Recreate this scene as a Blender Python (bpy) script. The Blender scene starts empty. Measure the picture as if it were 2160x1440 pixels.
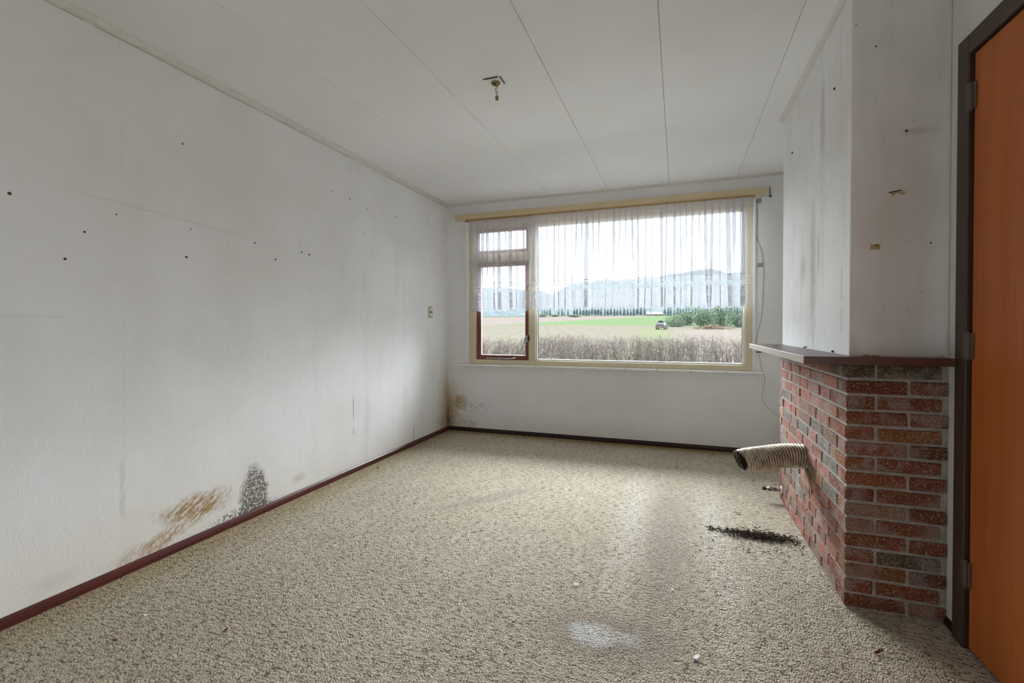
import bpy, bmesh, math, random
from mathutils import Vector, Matrix, noise
C = bpy.context.scene.collection
rnd = random.Random(7)

# ------------------------------------------------------------------ camera
F_PX, YAW, PITCH, ROLL, SY = 988.05, math.radians(19.524), math.radians(-0.7645), math.radians(-0.0972), -16.63
CAM = Vector((2.4211, 0.0, 1.1426))
_f = Vector((-math.sin(YAW)*math.cos(PITCH), math.cos(YAW)*math.cos(PITCH), math.sin(PITCH)))
_r0 = Vector((math.cos(YAW), math.sin(YAW), 0)); _u0 = _r0.cross(_f)
_r = _r0*math.cos(ROLL) + _u0*math.sin(ROLL); _u = -_r0*math.sin(ROLL) + _u0*math.cos(ROLL)
cd = bpy.data.cameras.new('camera'); cam = bpy.data.objects.new('camera', cd); C.objects.link(cam)
cam.matrix_world = Matrix(((_r.x, _u.x, -_f.x, CAM.x), (_r.y, _u.y, -_f.y, CAM.y), (_r.z, _u.z, -_f.z, CAM.z), (0, 0, 0, 1)))
cd.sensor_width = 36; cd.lens = F_PX/2160*36; cd.shift_y = SY/2160; cd.clip_start = 0.05; cd.clip_end = 5000
bpy.context.scene.camera = cam

# ------------------------------------------------------------------ sky (overcast) and exposure
world = bpy.data.worlds.new('overcast_sky'); bpy.context.scene.world = world; world.use_nodes = True
wn = world.node_tree; wn.nodes.clear()
wo = wn.nodes.new('ShaderNodeOutputWorld'); wb = wn.nodes.new('ShaderNodeBackground')
# standard overcast sky: luminance (1 + 2 sin(elevation)) / 3 of the zenith's
wt = wn.nodes.new('ShaderNodeTexCoord'); wsx = wn.nodes.new('ShaderNodeSeparateXYZ'); wm = wn.nodes.new('ShaderNodeMath'); wm.operation = 'MULTIPLY_ADD'
wc = wn.nodes.new('ShaderNodeMath'); wc.operation = 'MAXIMUM'; wc.inputs[1].default_value = 0.0
SKY_H = 3.5
wm.inputs[1].default_value = 2.0*SKY_H; wm.inputs[2].default_value = SKY_H
wn.links.new(wt.outputs['Generated'], wsx.inputs[0]); wn.links.new(wsx.outputs[2], wc.inputs[0]); wn.links.new(wc.outputs[0], wm.inputs[0])
wn.links.new(wm.outputs[0], wb.inputs[1]); wb.inputs[0].default_value = (0.85, 0.925, 1.02, 1)
wn.links.new(wb.outputs[0], wo.inputs[0])
# the sun behind the cloud, spread wide, in front of the window
sd_ = bpy.data.lights.new('clouded_sun', 'SUN'); sd_.energy = 31.0; sd_.angle = math.radians(75); sd_.color = (0.93, 0.965, 1.0)
so_ = bpy.data.objects.new('clouded_sun', sd_); C.objects.link(so_)
so_.rotation_euler = Vector((-0.06, 0.80, 0.52)).to_track_quat('Z', 'Y').to_euler()
vs = bpy.context.scene.view_settings
vs.view_transform = 'Standard'; vs.look = 'None'; vs.gamma = 1; vs.exposure = 0.18; vs.use_curve_mapping = False
cy = bpy.context.scene.cycles
cy.max_bounces = 12; cy.diffuse_bounces = 7; cy.glossy_bounces = 3; cy.transmission_bounces = 6; cy.transparent_max_bounces = 24
cy.sample_clamp_indirect = 6; cy.use_denoising = True
cy.use_adaptive_sampling = True; cy.adaptive_threshold = 0.025;

# room numbers (metres): left wall x=0, far wall y=YD, right wall x=XR, chimney X1..XR, Y1..Y2
YD, XR, HC, YB = 4.693, 3.398, 2.5, -2.4
X1, Y1, Y2 = 3.075, 2.245, 3.533
REAR = (-1.85, -0.75, 0.10, 2.10)          # unseen opening added behind the camera to light the left wall and floor (y0,y1,z0,z1)

def portal(x0, x1, z0, z1, y, sgn):
    l = bpy.data.lights.new('daylight_portal', 'AREA'); l.shape = 'RECTANGLE'; l.size = x1-x0; l.size_y = z1-z0
    l.cycles.is_portal = True
    o = bpy.data.objects.new('daylight_portal', l); C.objects.link(o)
    o.location = ((x0+x1)/2, y, (z0+z1)/2); o.rotation_euler = (math.radians(-90*sgn), 0, 0)
portal(0.3, 3.04, 0.78, 2.3, YD+0.14, 1)
l_ = bpy.data.lights.new('daylight_portal', 'AREA'); l_.shape = 'RECTANGLE'; l_.size = REAR[1]-REAR[0]; l_.size_y = REAR[3]-REAR[2]; l_.cycles.is_portal = True  # sampling portal for the added rear opening
o_ = bpy.data.objects.new('daylight_portal', l_); C.objects.link(o_); o_.location = (XR+0.26, (REAR[0]+REAR[1])/2, (REAR[2]+REAR[3])/2)
o_.rotation_euler = Vector((1, 0, 0)).to_track_quat('Z', 'Y').to_euler()

# ------------------------------------------------------------------ placing helpers
def ray(u, v):
    return _f + _r*((u-1080)/F_PX) - _u*((v-720-SY)/F_PX)
def px(u, v, ax, val):
    d = ray(u, v); return CAM + d*((val-CAM[ax])/d[ax])

# ------------------------------------------------------------------ node expressions
class X:
    nt = None
    def __init__(s, k): s.k = k
    def _m(op, *a, clamp=False):
        n = X.nt.nodes.new('ShaderNodeMath'); n.operation = op; n.use_clamp = clamp
        for i, q in enumerate(a):
            if isinstance(q, X): X.nt.links.new(q.k, n.inputs[i])
            else: n.inputs[i].default_value = q
        return X(n.outputs[0])
    def __add__(s, o): return X._m('ADD', s, o)
    __radd__ = __add__
    def __sub__(s, o): return X._m('SUBTRACT', s, o)
    def __rsub__(s, o): return X._m('SUBTRACT', o, s)
    def __mul__(s, o): return X._m('MULTIPLY', s, o)
    __rmul__ = __mul__
    def __truediv__(s, o): return X._m('DIVIDE', s, o)
    def __neg__(s): return s*-1.0
def fn(op, *a): return X._m(op, *a)
def clamp(a): return X._m('ADD', a, 0.0, clamp=True)
def mx(a, b): return fn('MAXIMUM', a, b)
def mn(a, b): return fn('MINIMUM', a, b)
def ss(e, a, b, lo=0.0, hi=1.0):
    n = X.nt.nodes.new('ShaderNodeMapRange'); n.interpolation_type = 'SMOOTHSTEP'
    X.nt.links.new(e.k, n.inputs[0]); n.inputs[1].default_value = a; n.inputs[2].default_value = b
    n.inputs[3].default_value = lo; n.inputs[4].default_value = hi
    return X(n.outputs[0])
def vec(x, y, z):
    n = X.nt.nodes.new('ShaderNodeCombineXYZ')
    for i, q in enumerate((x, y, z)):
        if isinstance(q, X): X.nt.links.new(q.k, n.inputs[i])
        else: n.inputs[i].default_value = q
    return X(n.outputs[0])
def coords(kind='Object'):
    n = X.nt.nodes.new('ShaderNodeTexCoord'); s = X.nt.nodes.new('ShaderNodeSeparateXYZ')
    X.nt.links.new(n.outputs[kind], s.inputs[0])
    return X(s.outputs[0]), X(s.outputs[1]), X(s.outputs[2])
def noi(v, scale=5, detail=2, rough=0.5, dist=0.0):
    n = X.nt.nodes.new('ShaderNodeTexNoise'); X.nt.links.new(v.k, n.inputs['Vector'])
    n.inputs['Scale'].default_value = scale; n.inputs['Detail'].default_value = detail
    n.inputs['Roughness'].default_value = rough; n.inputs['Distortion'].default_value = dist
    return X(n.outputs[0])
def vor(v, scale=5, feature='F1', rand=1.0):
    n = X.nt.nodes.new('ShaderNodeTexVoronoi'); n.feature = feature; X.nt.links.new(v.k, n.inputs['Vector'])
    n.inputs['Scale'].default_value = scale; n.inputs['Randomness'].default_value = rand
    return X(n.outputs[0])
def rgb(c):
    n = X.nt.nodes.new('ShaderNodeRGB'); n.outputs[0].default_value = (*c, 1); return X(n.outputs[0])
def lin(r, g, b):
    return tuple(((v/255)/12.92 if v/255 <= .04045 else ((v/255+.055)/1.055)**2.4) for v in (r, g, b))
def mix(f, a, b, mode='MIX'):
    n = X.nt.nodes.new('ShaderNodeMix'); n.data_type = 'RGBA'; n.blend_type = mode
    for i, q in ((0, f), (6, a), (7, b)):
        if isinstance(q, X): X.nt.links.new(q.k, n.inputs[i])
        elif i == 0: n.inputs[0].default_value = q
        else: n.inputs[i].default_value = (*q, 1)
    return X(n.outputs[2])
def obj_col():
    n = X.nt.nodes.new('ShaderNodeObjectInfo'); return X(n.outputs['Color'])
def rand_obj():
    n = X.nt.nodes.new('ShaderNodeObjectInfo'); return X(n.outputs['Random'])
def mat(name, build, rough=0.6, spec=0.3, bump=None, metal=0.0, alpha=None, **kw):
    """build() returns a colour socket or a tuple; it may also set 'h' (bump height) and 'r' (roughness)."""
    m = bpy.data.materials.new(name); m.use_nodes = True; nt = m.node_tree; nt.nodes.clear(); X.nt = nt
    out = nt.nodes.new('ShaderNodeOutputMaterial'); p = nt.nodes.new('ShaderNodeBsdfPrincipled')
    nt.links.new(p.outputs[0], out.inputs[0])
    res = build() if callable(build) else dict(c=build)
    if not isinstance(res, dict): res = dict(c=res)
    c = res['c']
    if isinstance(c, X): nt.links.new(c.k, p.inputs['Base Color'])
    else: p.inputs['Base Color'].default_value = (*c, 1)
    p.inputs['Roughness'].default_value = rough; p.inputs['Specular IOR Level'].default_value = spec
    p.inputs['Metallic'].default_value = metal
    if 'r' in res: nt.links.new(res['r'].k, p.inputs['Roughness'])
    if 'h' in res:
        b = nt.nodes.new('ShaderNodeBump'); b.inputs['Strength'].default_value = res.get('s', 0.5)
        b.inputs['Distance'].default_value = res.get('d', 0.002)
        nt.links.new(res['h'].k, b.inputs['Height']); nt.links.new(b.outputs[0], p.inputs['Normal'])
    for k, q in kw.items(): p.inputs[k.replace('_', ' ')].default_value = q
    return m

def blob(a, b, ca, cb, ra, rb, edge=0.5, n=None, amp=0.35):
    """soft ellipse mask in two coordinates with a ragged edge"""
    d = fn('SQRT', fn('POWER', (a-ca)/ra, 2.0) + fn('POWER', (b-cb)/rb, 2.0))
    if n is not None: d = d + (n-0.5)*(2*amp)
    return ss(d, 1.0-edge, 1.0+edge*0.3, 1.0, 0.0)

# ------------------------------------------------------------------ mesh helpers
class MB:
    def __init__(s): s.bm = bmesh.new()
    def box(s, x0, x1, y0, y1, z0, z1, bev=0.0, seg=1, M=None):
        t = bmesh.new(); bmesh.ops.create_cube(t, size=1)
        for v in t.verts:
            v.co = Vector(((x0+x1)/2+v.co.x*(x1-x0), (y0+y1)/2+v.co.y*(y1-y0), (z0+z1)/2+v.co.z*(z1-z0)))
        if bev: bmesh.ops.bevel(t, geom=t.edges[:], offset=bev, segments=seg, affect='EDGES', profile=0.5)
        if M is not None: bmesh.ops.transform(t, matrix=M, verts=t.verts[:])
        s._add(t); return s
    def _add(s, t):
        me = bpy.data.meshes.new('t'); t.to_mesh(me); t.free(); s.bm.from_mesh(me); bpy.data.meshes.remove(me)
    def tube(s, pts, r, n=8, cap=True):
        pts = [Vector(q) for q in pts]; rs = r if isinstance(r, (list, tuple)) else [r]*len(pts)
        up = Vector((0, 0, 1)); rings = []
        for i, q in enumerate(pts):
            d = (pts[min(i+1, len(pts)-1)]-pts[max(i-1, 0)]).normalized()
            a = d.cross(up)
            if a.length < 1e-3: a = d.cross(Vector((1, 0, 0)))
            a.normalize(); b = d.cross(a)
            rings.append([s.bm.verts.new(q+(a*math.cos(2*math.pi*k/n)+b*math.sin(2*math.pi*k/n))*rs[i]) for k in range(n)])
        for A, B in zip(rings, rings[1:]):
            for k in range(n): s.bm.faces.new((A[k], A[(k+1) % n], B[(k+1) % n], B[k]))
        if cap: s.bm.faces.new(rings[0][::-1]); s.bm.faces.new(rings[-1])
        return s
    def sweep(s, prof, A, B, sa=(1, 0, 0), sb=(0, 0, 1)):
        """prof: list of (a,b); extruded from A to B with axes sa,sb"""
        A, B, sa, sb = Vector(A), Vector(B), Vector(sa), Vector(sb)
        r0 = [s.bm.verts.new(A+sa*p+sb*q) for p, q in prof]; r1 = [s.bm.verts.new(B+sa*p+sb*q) for p, q in prof]
        n = len(prof)
        for k in range(n): s.bm.faces.new((r0[k], r0[(k+1) % n], r1[(k+1) % n], r1[k]))
        s.bm.faces.new(r0[::-1]); s.bm.faces.new(r1); return s
    def poly(s, pts, thick, nrm):
        """flat outline with thickness"""
        nrm = Vector(nrm)*thick
        a = [s.bm.verts.new(Vector(q)) for q in pts]; b = [s.bm.verts.new(Vector(q)+nrm) for q in pts]; n = len(pts)
        s.bm.faces.new(a[::-1]); s.bm.faces.new(b)
        for k in range(n): s.bm.faces.new((a[k], a[(k+1) % n], b[(k+1) % n], b[k]))
        return s
    def build(s, name, m=None, parent=None, smooth=False, label=None, loc=None):
        bmesh.ops.recalc_face_normals(s.bm, faces=s.bm.faces[:])
        me = bpy.data.meshes.new(name); s.bm.to_mesh(me); s.bm.free()
        o = bpy.data.objects.new(name, me); C.objects.link(o)
        if m: me.materials.append(m)
        if smooth:
            for f in me.polygons: f.use_smooth = True
        if loc is not None:   # move the origin without moving the shape
            me.transform(Matrix.Translation(-Vector(loc))); o.location = loc
        if parent is not None:
            o.parent = parent
            if parent.location.length > 0: o.matrix_parent_inverse = Matrix.Translation(-parent.location)
        if label: o['label'] = label
        return o
def mesh_obj(name, verts, faces, m=None, parent=None, smooth=False):
    me = bpy.data.meshes.new(name); me.from_pydata(verts, [], faces); me.update()
    o = bpy.data.objects.new(name, me); C.objects.link(o)
    if m: me.materials.append(m)
    if smooth:
        for f in me.polygons: f.use_smooth = True
    if parent is not None: o.parent = parent
    return o
def tag(o, label, cat, group=None, kind=None):
    o['label'] = label; o['category'] = cat
    if group: o['group'] = group
    if kind: o['kind'] = kind
    return o
def struct(o, label=None):
    o['kind'] = 'structure'
    if label: o['label'] = label
    return o
def empty(name, loc=(0, 0, 0)):
    o = bpy.data.objects.new(name, None); C.objects.link(o); o.location = loc; o.empty_display_size = 0.05
    return o

# ------------------------------------------------------------------ materials
PLASTER = (0.66, 0.655, 0.64)
def paper_h(u, z, nv):
    """embossed wallpaper: short vertical threads"""
    a = noi(vec(u*260.0, 0.0, z*38.0), 1.0, 1, 0.6)
    b = noi(vec(u*24.0, 0.0, z*5.0), 1.0, 1, 0.5)
    return a*0.0011 + b*0.0011
def wall_left_mat():
    x, y, z = coords(); P = vec(x, y, z)
    n1 = noi(P, 2.2, 4, 0.6); n2 = noi(P, 14, 4, 0.65); n3 = noi(P, 60, 3, 0.7); n4 = noi(P, 130, 2, 0.8)
    col = mix(ss(n1, 0.35, 0.7), (0.80, 0.80, 0.81), (0.75, 0.745, 0.735))
    st = noi(vec(y*7.0, 0.0, z*0.9), 1.0, 3, 0.55)                       # vertical grime runs
    reg = ss(y, 2.3, 3.2)*ss(z, 2.4, 1.6)
    col = mix(ss(st, 0.50, 0.78)*reg*0.34, col, (0.55, 0.555, 0.56))
    top = ss(z, 1.2, 2.5)*ss(y, 3.2, 0.6)
    col = mix(top*0.5, col, (0.72, 0.69, 0.64))
    tide = mx(blob(y, z, 1.25, 0.05, 1.6, 0.42, 0.9, n2, 0.3), ss(z, 0.32, 0.0)*0.6)
    col = mix(tide*0.5, col, (0.76, 0.69, 0.58))
    # faint old picture edges
    e1 = ss(fn('ABSOLUTE', z-(1.73-0.052*(y-1.2))), 0.009, 0.002)*ss(y, 1.15, 1.35)*ss(y, 2.3, 2.0)
    e2 = ss(fn('ABSOLUTE', z-1.19), 0.007, 0.002)*ss(y, 1.28, 1.2)
    col = mix(mx(e1, e2)*0.13, col, (0.35, 0.34, 0.32))
    # seams between strips of paper
    sm = None
    for q in (1.442, 1.98, 2.52, 3.065, 3.60, 4.13):
        d = ss(fn('ABSOLUTE', y-q), 0.0035, 0.0008); sm = d if sm is None else mx(sm, d)
    col = mix(sm*0.09, col, (0.3, 0.29, 0.27))
    gap = ss(fn('ABSOLUTE', y-3.068), 0.005, 0.001)*mx(blob(z, z, 0.5, 0.5, 0.13, 0.13, 0.3), blob(z, z, 0.32, 0.32, 0.04, 0.04, 0.3))
    gap = mx(gap, ss(fn('ABSOLUTE', y-3.96), 0.006, 0.001)*ss(z, 0.2, 0.15))
    col = mix(gap*0.8, col, (0.06, 0.055, 0.05))
    # brown damp stain
    s1 = blob(y, z, 1.78, 0.185, 0.22, 0.085, 0.6, n2, 0.55)
    s2 = blob(y, z-(y-1.6)*0.28, 1.60, 0.085, 0.22, 0.05, 0.6, n2, 0.6)
    s3 = blob(y, z, 1.50, 0.06, 0.13, 0.06, 0.6, n2, 0.6)
    sk = noi(vec((y-z*1.2)*38.0, 0.0, (z+y*0.2)*16.0), 1.0, 4, 0.7)
    br = mx(mx(s1, s2*0.8), s3*0.5)*ss(sk*0.7+n3*0.3, 0.36, 0.60)
    s4 = blob(y, z, 2.50, 0.125, 0.07, 0.035, 0.6, n3, 0.6)*ss(n4, 0.4, 0.6)
    s5 = blob(y, z, 1.18, 0.10, 0.09, 0.04, 0.8, n2, 0.6)*0.35
    col = mix(clamp(br*1.1 + s4*0.5 + s5*0.4), col, mix(n2, (0.47, 0.28, 0.12), (0.27, 0.18, 0.09)))
    low = ss(z, 0.10, 0.02)*ss(n3, 0.5, 0.62)*ss(y, 1.2, 1.9)*ss(y, 2.5, 2.1)
    col = mix(low*0.6, col, (0.16, 0.13, 0.14))
    # black mould
    wd = 0.128-z*0.12
    m1 = ss(fn('SQRT', fn('POWER', (y-2.145)/wd, 2.0)+fn('POWER', (z-0.12)/0.19, 2.0))+(n2-0.5)*0.9, 0.72, 1.08, 1.0, 0.0)
    m2 = blob(y, z, 2.07, 0.055, 0.20, 0.045, 0.5, n2, 0.5)
    m3 = blob(y, z, 2.24, 0.04, 0.12, 0.03, 0.5, n2, 0.5)
    mm = clamp(m1*ss(n4*0.45+n3*0.55, 0.40, 0.53) + m2*ss(n3, 0.45, 0.58) + m3*ss(n3, 0.45, 0.58)*0.7)
    col = mix(mm*0.9, col, mix(n3, (0.035, 0.03, 0.025), (0.10, 0.075, 0.055)))
    # corner by the window
    dc = YD-y
    c1 = ss(dc + (n2-0.5)*0.12, 0.30, 0.02)*ss(z + (n1-0.5)*0.3, 0.85, 0.25)
    col = mix(c1*0.85, col, (0.45, 0.33, 0.16))
    c2 = ss(dc, 0.45, 0.05)*ss(z + (n2-0.5)*0.2, 0.33, 0.05)*ss(n3, 0.46, 0.60)
    c3 = ss(dc, 0.07, 0.0)*ss(z + (n2-0.5)*0.3, 0.5, 0.1)*ss(n3, 0.4, 0.55)
    col = mix(clamp(c2*0.9+c3*0.95), col, (0.07, 0.05, 0.045))
    # peeling bump
    wr = ss(fn('ABSOLUTE', y-1.43-(n2-0.5)*0.05), 0.02, 0.002)*ss(z, 0.24, 0.3)*ss(z, 0.56, 0.48)
    col = mix(wr*0.25, col, (0.35, 0.34, 0.33))
    h = paper_h(y, z, None)
    return dict(c=col, h=h, s=0.9, d=1.0)
def wall_far_mat():
    x, y, z = coords(); P = vec(x, y, z)
    n1 = noi(P, 2.0, 4, 0.6); n2 = noi(P, 14, 4, 0.65); n3 = noi(P, 60, 3, 0.7)
    col = mix(ss(n1, 0.35, 0.7), (0.80, 0.80, 0.81), (0.76, 0.755, 0.745))
    a1 = ss(x + (n2-0.5)*0.25 + z*0.12, 0.27, 0.03)*ss(z + (n2-0.5)*0.3, 0.66, 0.28)
    a2 = blob(x, z, 0.16, 0.32, 0.09, 0.10, 0.6, n2, 0.6)
    col = mix(clamp(a1*0.85+a2*0.6)*ss(n2*0.6+n3*0.4, 0.30, 0.55), col, (0.40, 0.25, 0.07))
    sp = ss(n3, 0.56, 0.64)*mx(blob(x, z, 0.30, 0.26, 0.22, 0.09, 0.7, n2, 0.5), ss(x, 0.12, 0.02)*ss(z, 0.42, 0.1))
    pk = blob(x, z, 0.26, 0.08, 0.10, 0.06, 0.7, n2, 0.6)*ss(n3, 0.42, 0.6)
    bk = ss(x + (n2-0.5)*0.1, 0.07, 0.0)*ss(z + (n2-0.5)*0.2, 0.3, 0.02)
    col = mix(clamp(sp*0.85+bk*0.7), col, (0.06, 0.05, 0.045))
    col = mix(pk*0.55, col, (0.24, 0.13, 0.12))
    dots = ss(vor(P, 9.0), 0.03, 0.018)*ss(z, 0.75, 0.5)
    col = mix(dots*0.7, col, (0.12, 0.11, 0.10))
    sh = blob(x, z, 1.2, 0.05, 2.2, 0.16, 0.9, n2, 0.4)
    col = mix(sh*0.25, col, (0.56, 0.50, 0.40))
    sm = None
    for q in (0.53, 1.06, 1.59, 2.12, 2.65):
        d = ss(fn('ABSOLUTE', x-q), 0.0035, 0.0008); sm = d if sm is None else mx(sm, d)
    col = mix(sm*0.06, col, (0.3, 0.29, 0.27))
    return dict(c=col, h=paper_h(x, z, None), s=0.9, d=1.0)
def chimney_mat():
    x, y, z = coords(); P = vec(x, y, z); uv = x*1.0+y*1.0
    n1 = noi(P, 2.6, 4, 0.6); n2 = noi(P, 12, 4, 0.65); n3 = noi(P, 70, 3, 0.7)
    col = mix(ss(n1, 0.35, 0.7), (0.80, 0.80, 0.81), (0.73, 0.72, 0.70))
    runs = noi(vec(uv*6.0, 0.0, z*0.7), 1.0, 4, 0.6)
    col = mix(ss(runs, 0.50, 0.75)*0.35, col, (0.42, 0.40, 0.37))
    left = ss(x, X1+0.02, X1+0.005)
    g1 = blob(y, z, 2.64, 2.14, 0.05, 0.20, 0.8, n2, 0.5)*0.35
    g2 = blob(y, z, 2.80, 1.42, 0.07, 0.45, 0.9, n2, 0.5)*0.55
    g3 = blob(y, z, 2.70, 1.50, 0.02, 0.12, 0.6, n2, 0.4)*0.5
    g4 = blob(y, z, 3.0, 1.46, 0.08, 0.10, 0.9, n2, 0.4)*0.4
    col = mix(clamp(g1+g2+g3+g4)*left, col, (0.30, 0.275, 0.24))
    crack = ss(fn('ABSOLUTE', y-2.345-(n3-0.5)*0.003), 0.0035, 0.001)*mx(ss(fn('ABSOLUTE', z-1.325), 0.075, 0.07), ss(fn('ABSOLUTE', z-1.165), 0.06, 0.045))*left
    col = mix(crack*0.85, col, (0.12, 0.06, 0.04))
    front = 1.0-left
    b1 = ss(fn('ABSOLUTE', x-3.25), 0.13, 0.05)*front*ss(z, 2.3, 1.7)
    col = mix(b1*0.22, col, (0.46, 0.41, 0.37))
    b2 = blob(x, z, 3.30, 1.90, 0.07, 0.02, 0.9, n2, 0.3)*front
    col = mix(b2*0.4, col, (0.38, 0.34, 0.30))
    dots = ss(vor(P, 7.0), 0.035, 0.02)
    col = mix(dots*0.55, col, (0.13, 0.12, 0.10))
    return dict(c=col, h=paper_h(uv, z, None), s=0.9, d=1.0)
def right_mat():
    x, y, z = coords(); P = vec(x, y, z)
    n1 = noi(P, 3, 4, 0.6)
    return dict(c=mix(n1, (0.75, 0.75, 0.73), (0.68, 0.67, 0.64)), h=paper_h(y, z, None), s=0.9, d=1.0)
def ceil_mat():
    x, y, z = coords(); P = vec(x, y, z)
    n1 = noi(P, 1.3, 4, 0.6)
    col = mix(ss(n1, 0.3, 0.75), (0.83, 0.83, 0.84), (0.79, 0.785, 0.775))
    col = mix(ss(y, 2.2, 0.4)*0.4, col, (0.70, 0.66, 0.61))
    d = ss(vor(vec(x, y*0.7, 0.0), 3.2), 0.014, 0.008)
    col = mix(d*0.6, col, (0.15, 0.14, 0.13))
    return dict(c=col)
def carpet_mat():
    x, y, z = coords(); 
    n0 = noi(vec(x, y, 0.0), 90, 2, 0.5)
    P = vec(x + (n0-0.5)*0.004, y*0.80 + (n0-0.5)*0.004, 0.0); P0 = vec(x, y, 0.0)
    v = vor(P, 165.0, 'F1', 0.85); v2 = v
    n1 = noi(P0, 1.6, 4, 0.6); n2 = noi(P0, 9, 4, 0.65); n3 = noi(P0, 55, 3, 0.7); n4 = noi(vec(x*30.0, y*85.0, 0.0), 1.0, 2, 0.6)
    base = mix(ss(n1, 0.3, 0.7), (0.62, 0.545, 0.435), (0.56, 0.49, 0.385))
    base = mix(ss(n2, 0.35, 0.7)*0.45, base, (0.42, 0.37, 0.28))
    # worn / walked zones
    wear = mx(blob(x, y, 2.36, 2.7, 0.16, 1.1, 0.8, n2, 0.3)*0.8, blob(x, y-(x-1.2)*1.1, 1.25, 2.85, 0.35, 0.12, 0.8, n2, 0.3)*0.7)
    base = mix(wear*0.8, base, (0.37, 0.31, 0.275))
    pale = mx(blob(x, y, 2.62, 2.9, 0.10, 1.2, 0.9, n2, 0.3), blob(x, y, 2.16, 2.9, 0.12, 1.3, 0.9, n2, 0.3))
    base = mix(pale*0.6, base, (0.68, 0.635, 0.56))
    pale2 = blob(x, y, 1.9, 4.0, 1.2, 0.55, 0.9, n2, 0.25)
    base = mix(pale2*0.3, base, (0.63, 0.56, 0.45))
    ring = blob(x, y, 2.18, 1.735, 0.31, 0.18, 0.75, n2, 0.6)
    base = mix(ring*0.68, base, (0.29, 0.24, 0.205))
    ctr = mx(blob(x, y, 2.12, 1.73, 0.10, 0.085, 0.6, n2, 0.6), blob(x, y, 2.25, 1.745, 0.07, 0.05, 0.7, n2, 0.45)*0.6)
    base = mix(ctr*0.85, base, (0.66, 0.64, 0.61))
    ochre_tint = mx(ss(YD-y+(n2-0.5)*0.12, 0.20, 0.03), ss(x+(n2-0.5)*0.3, 0.32, 0.03)*0.55)  # ochre brown band along the far wall, weaker along the left wall
    base = mix(ochre_tint*0.9, base, (0.34, 0.235, 0.075))
    dark = blob(x, y, 0.55, 1.0, 0.8, 0.8, 0.9, n2, 0.3)
    base = mix(dark*0.4, base, (0.36, 0.31, 0.21))
    soot = blob(x, y, 2.84, 2.83, 0.20, 0.085, 0.7, n3, 0.5)
    base = mix(soot*0.85, base, (0.05, 0.04, 0.035))
    olive = ss(n2, 0.60, 0.72)*ss(n1, 0.5, 0.4)
    base = mix(olive*0.35, base, (0.40, 0.36, 0.20))
    pit = ss(v2, 0.36, 0.66)
    flat = clamp(ring + wear*0.6)
    dk = pit*ss(n4, 0.42, 0.62)*(1.0-flat*0.55)  # shadows between the loops painted in as dark specks
    col = mix(clamp(dk*1.0), base, mix(0.78, base, (0.055, 0.038, 0.02)))
    col = mix(ss(n3, 0.68, 0.76)*0.5, col, (0.12, 0.09, 0.05))
    h = (1.0-v)*0.007 + n3*0.004
    return dict(c=col, h=h, s=1.0, d=1.0)
def brick_mat():
    x, y, z = coords('Generated'); ox, oy, oz = coords('Object'); r = rand_obj()
    P = vec(ox + r*7.0, oy + r*3.0, oz)
    n2 = noi(P, 28, 4, 0.7); n3 = noi(P, 160, 4, 0.75); n5 = noi(P, 9, 3, 0.6); n4 = noi(vec(ox*3.0+r*5.0, oy*3.0, oz*16.0), 12, 3, 0.6)
    c = obj_col()
    c = mix(ss(n2, 0.45, 0.75)*0.6, c, (0.12, 0.05, 0.03))
    c = mix(ss(n5, 0.45, 0.62)*0.42, c, (0.45, 0.41, 0.38))
    c = mix(ss(n3, 0.52, 0.62)*0.75, c, (0.55, 0.46, 0.42))
    c = mix(ss(n3, 0.44, 0.36)*0.8, c, (0.045, 0.03, 0.025))
    return dict(c=c, h=n3*0.006+n2*0.006+n4*0.003, s=1.0, d=1.0)
def mortar_mat():
    ox, oy, oz = coords(); P = vec(ox, oy, oz)
    n2 = noi(P, 30, 4, 0.7); n3 = noi(P, 170, 3, 0.75)
    c = mix(ss(n2, 0.3, 0.7), (0.50, 0.485, 0.45), (0.34, 0.32, 0.27))
    c = mix(ss(n3, 0.42, 0.34)*0.7, c, (0.10, 0.09, 0.08))
    return dict(c=c, h=n3*0.003+n2*0.005, s=0.8, d=1.0)
def wood_fn(c1, c2, axis, sc=1.0):
    def f():
        x, y, z = coords(); q = [x, y, z]
        s = [26.0*sc]*3; s[axis] = 1.6*sc
        n = noi(vec(q[0]*s[0], q[1]*s[1], q[2]*s[2]), 1.0, 4, 0.6, 0.4)
        s2 = [180.0]*3; s2[axis] = 5.0
        m = noi(vec(q[0]*s2[0], q[1]*s2[1], q[2]*s2[2]), 1.0, 2, 0.6)
        return dict(c=mix(clamp(ss(n, 0.3, 0.7)*0.8+ss(m, 0.45, 0.7)*0.25), c1, c2), h=m, s=0.1, d=0.001)
    return f
def paint(c, c2=None, amt=0.4, bump=0.1):
    def f():
        x, y, z = coords(); n = noi(vec(x, y, z), 18, 4, 0.65)
        r = dict(c=mix(ss(n, 0.4, 0.75)*amt, c, c2 or tuple(k*0.75 for k in c)))
        if bump > 0.2: r.update(h=n, s=bump, d=0.001)
        return r
    return f
M = {}
M['wall_left'] = mat('wallpaper left', wall_left_mat, 0.75, 0.2)
M['wall_far'] = mat('wallpaper far', wall_far_mat, 0.75, 0.2)
M['chimney'] = mat('wallpaper chimney', chimney_mat, 0.75, 0.2)
M['wall_right'] = mat('wallpaper right', right_mat, 0.75, 0.2)
M['ceil'] = mat('ceiling board', ceil_mat, 0.6, 0.25)
M['joint'] = mat('dusty joint', paint((0.46, 0.44, 0.41)), 0.9, 0.1)
M['bead'] = mat('painted ceiling bead', paint((0.66, 0.65, 0.61), (0.50, 0.48, 0.43)), 0.55, 0.3)
M['carpet'] = mat('looped beige carpet', carpet_mat, 0.95, 0.05)
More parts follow.
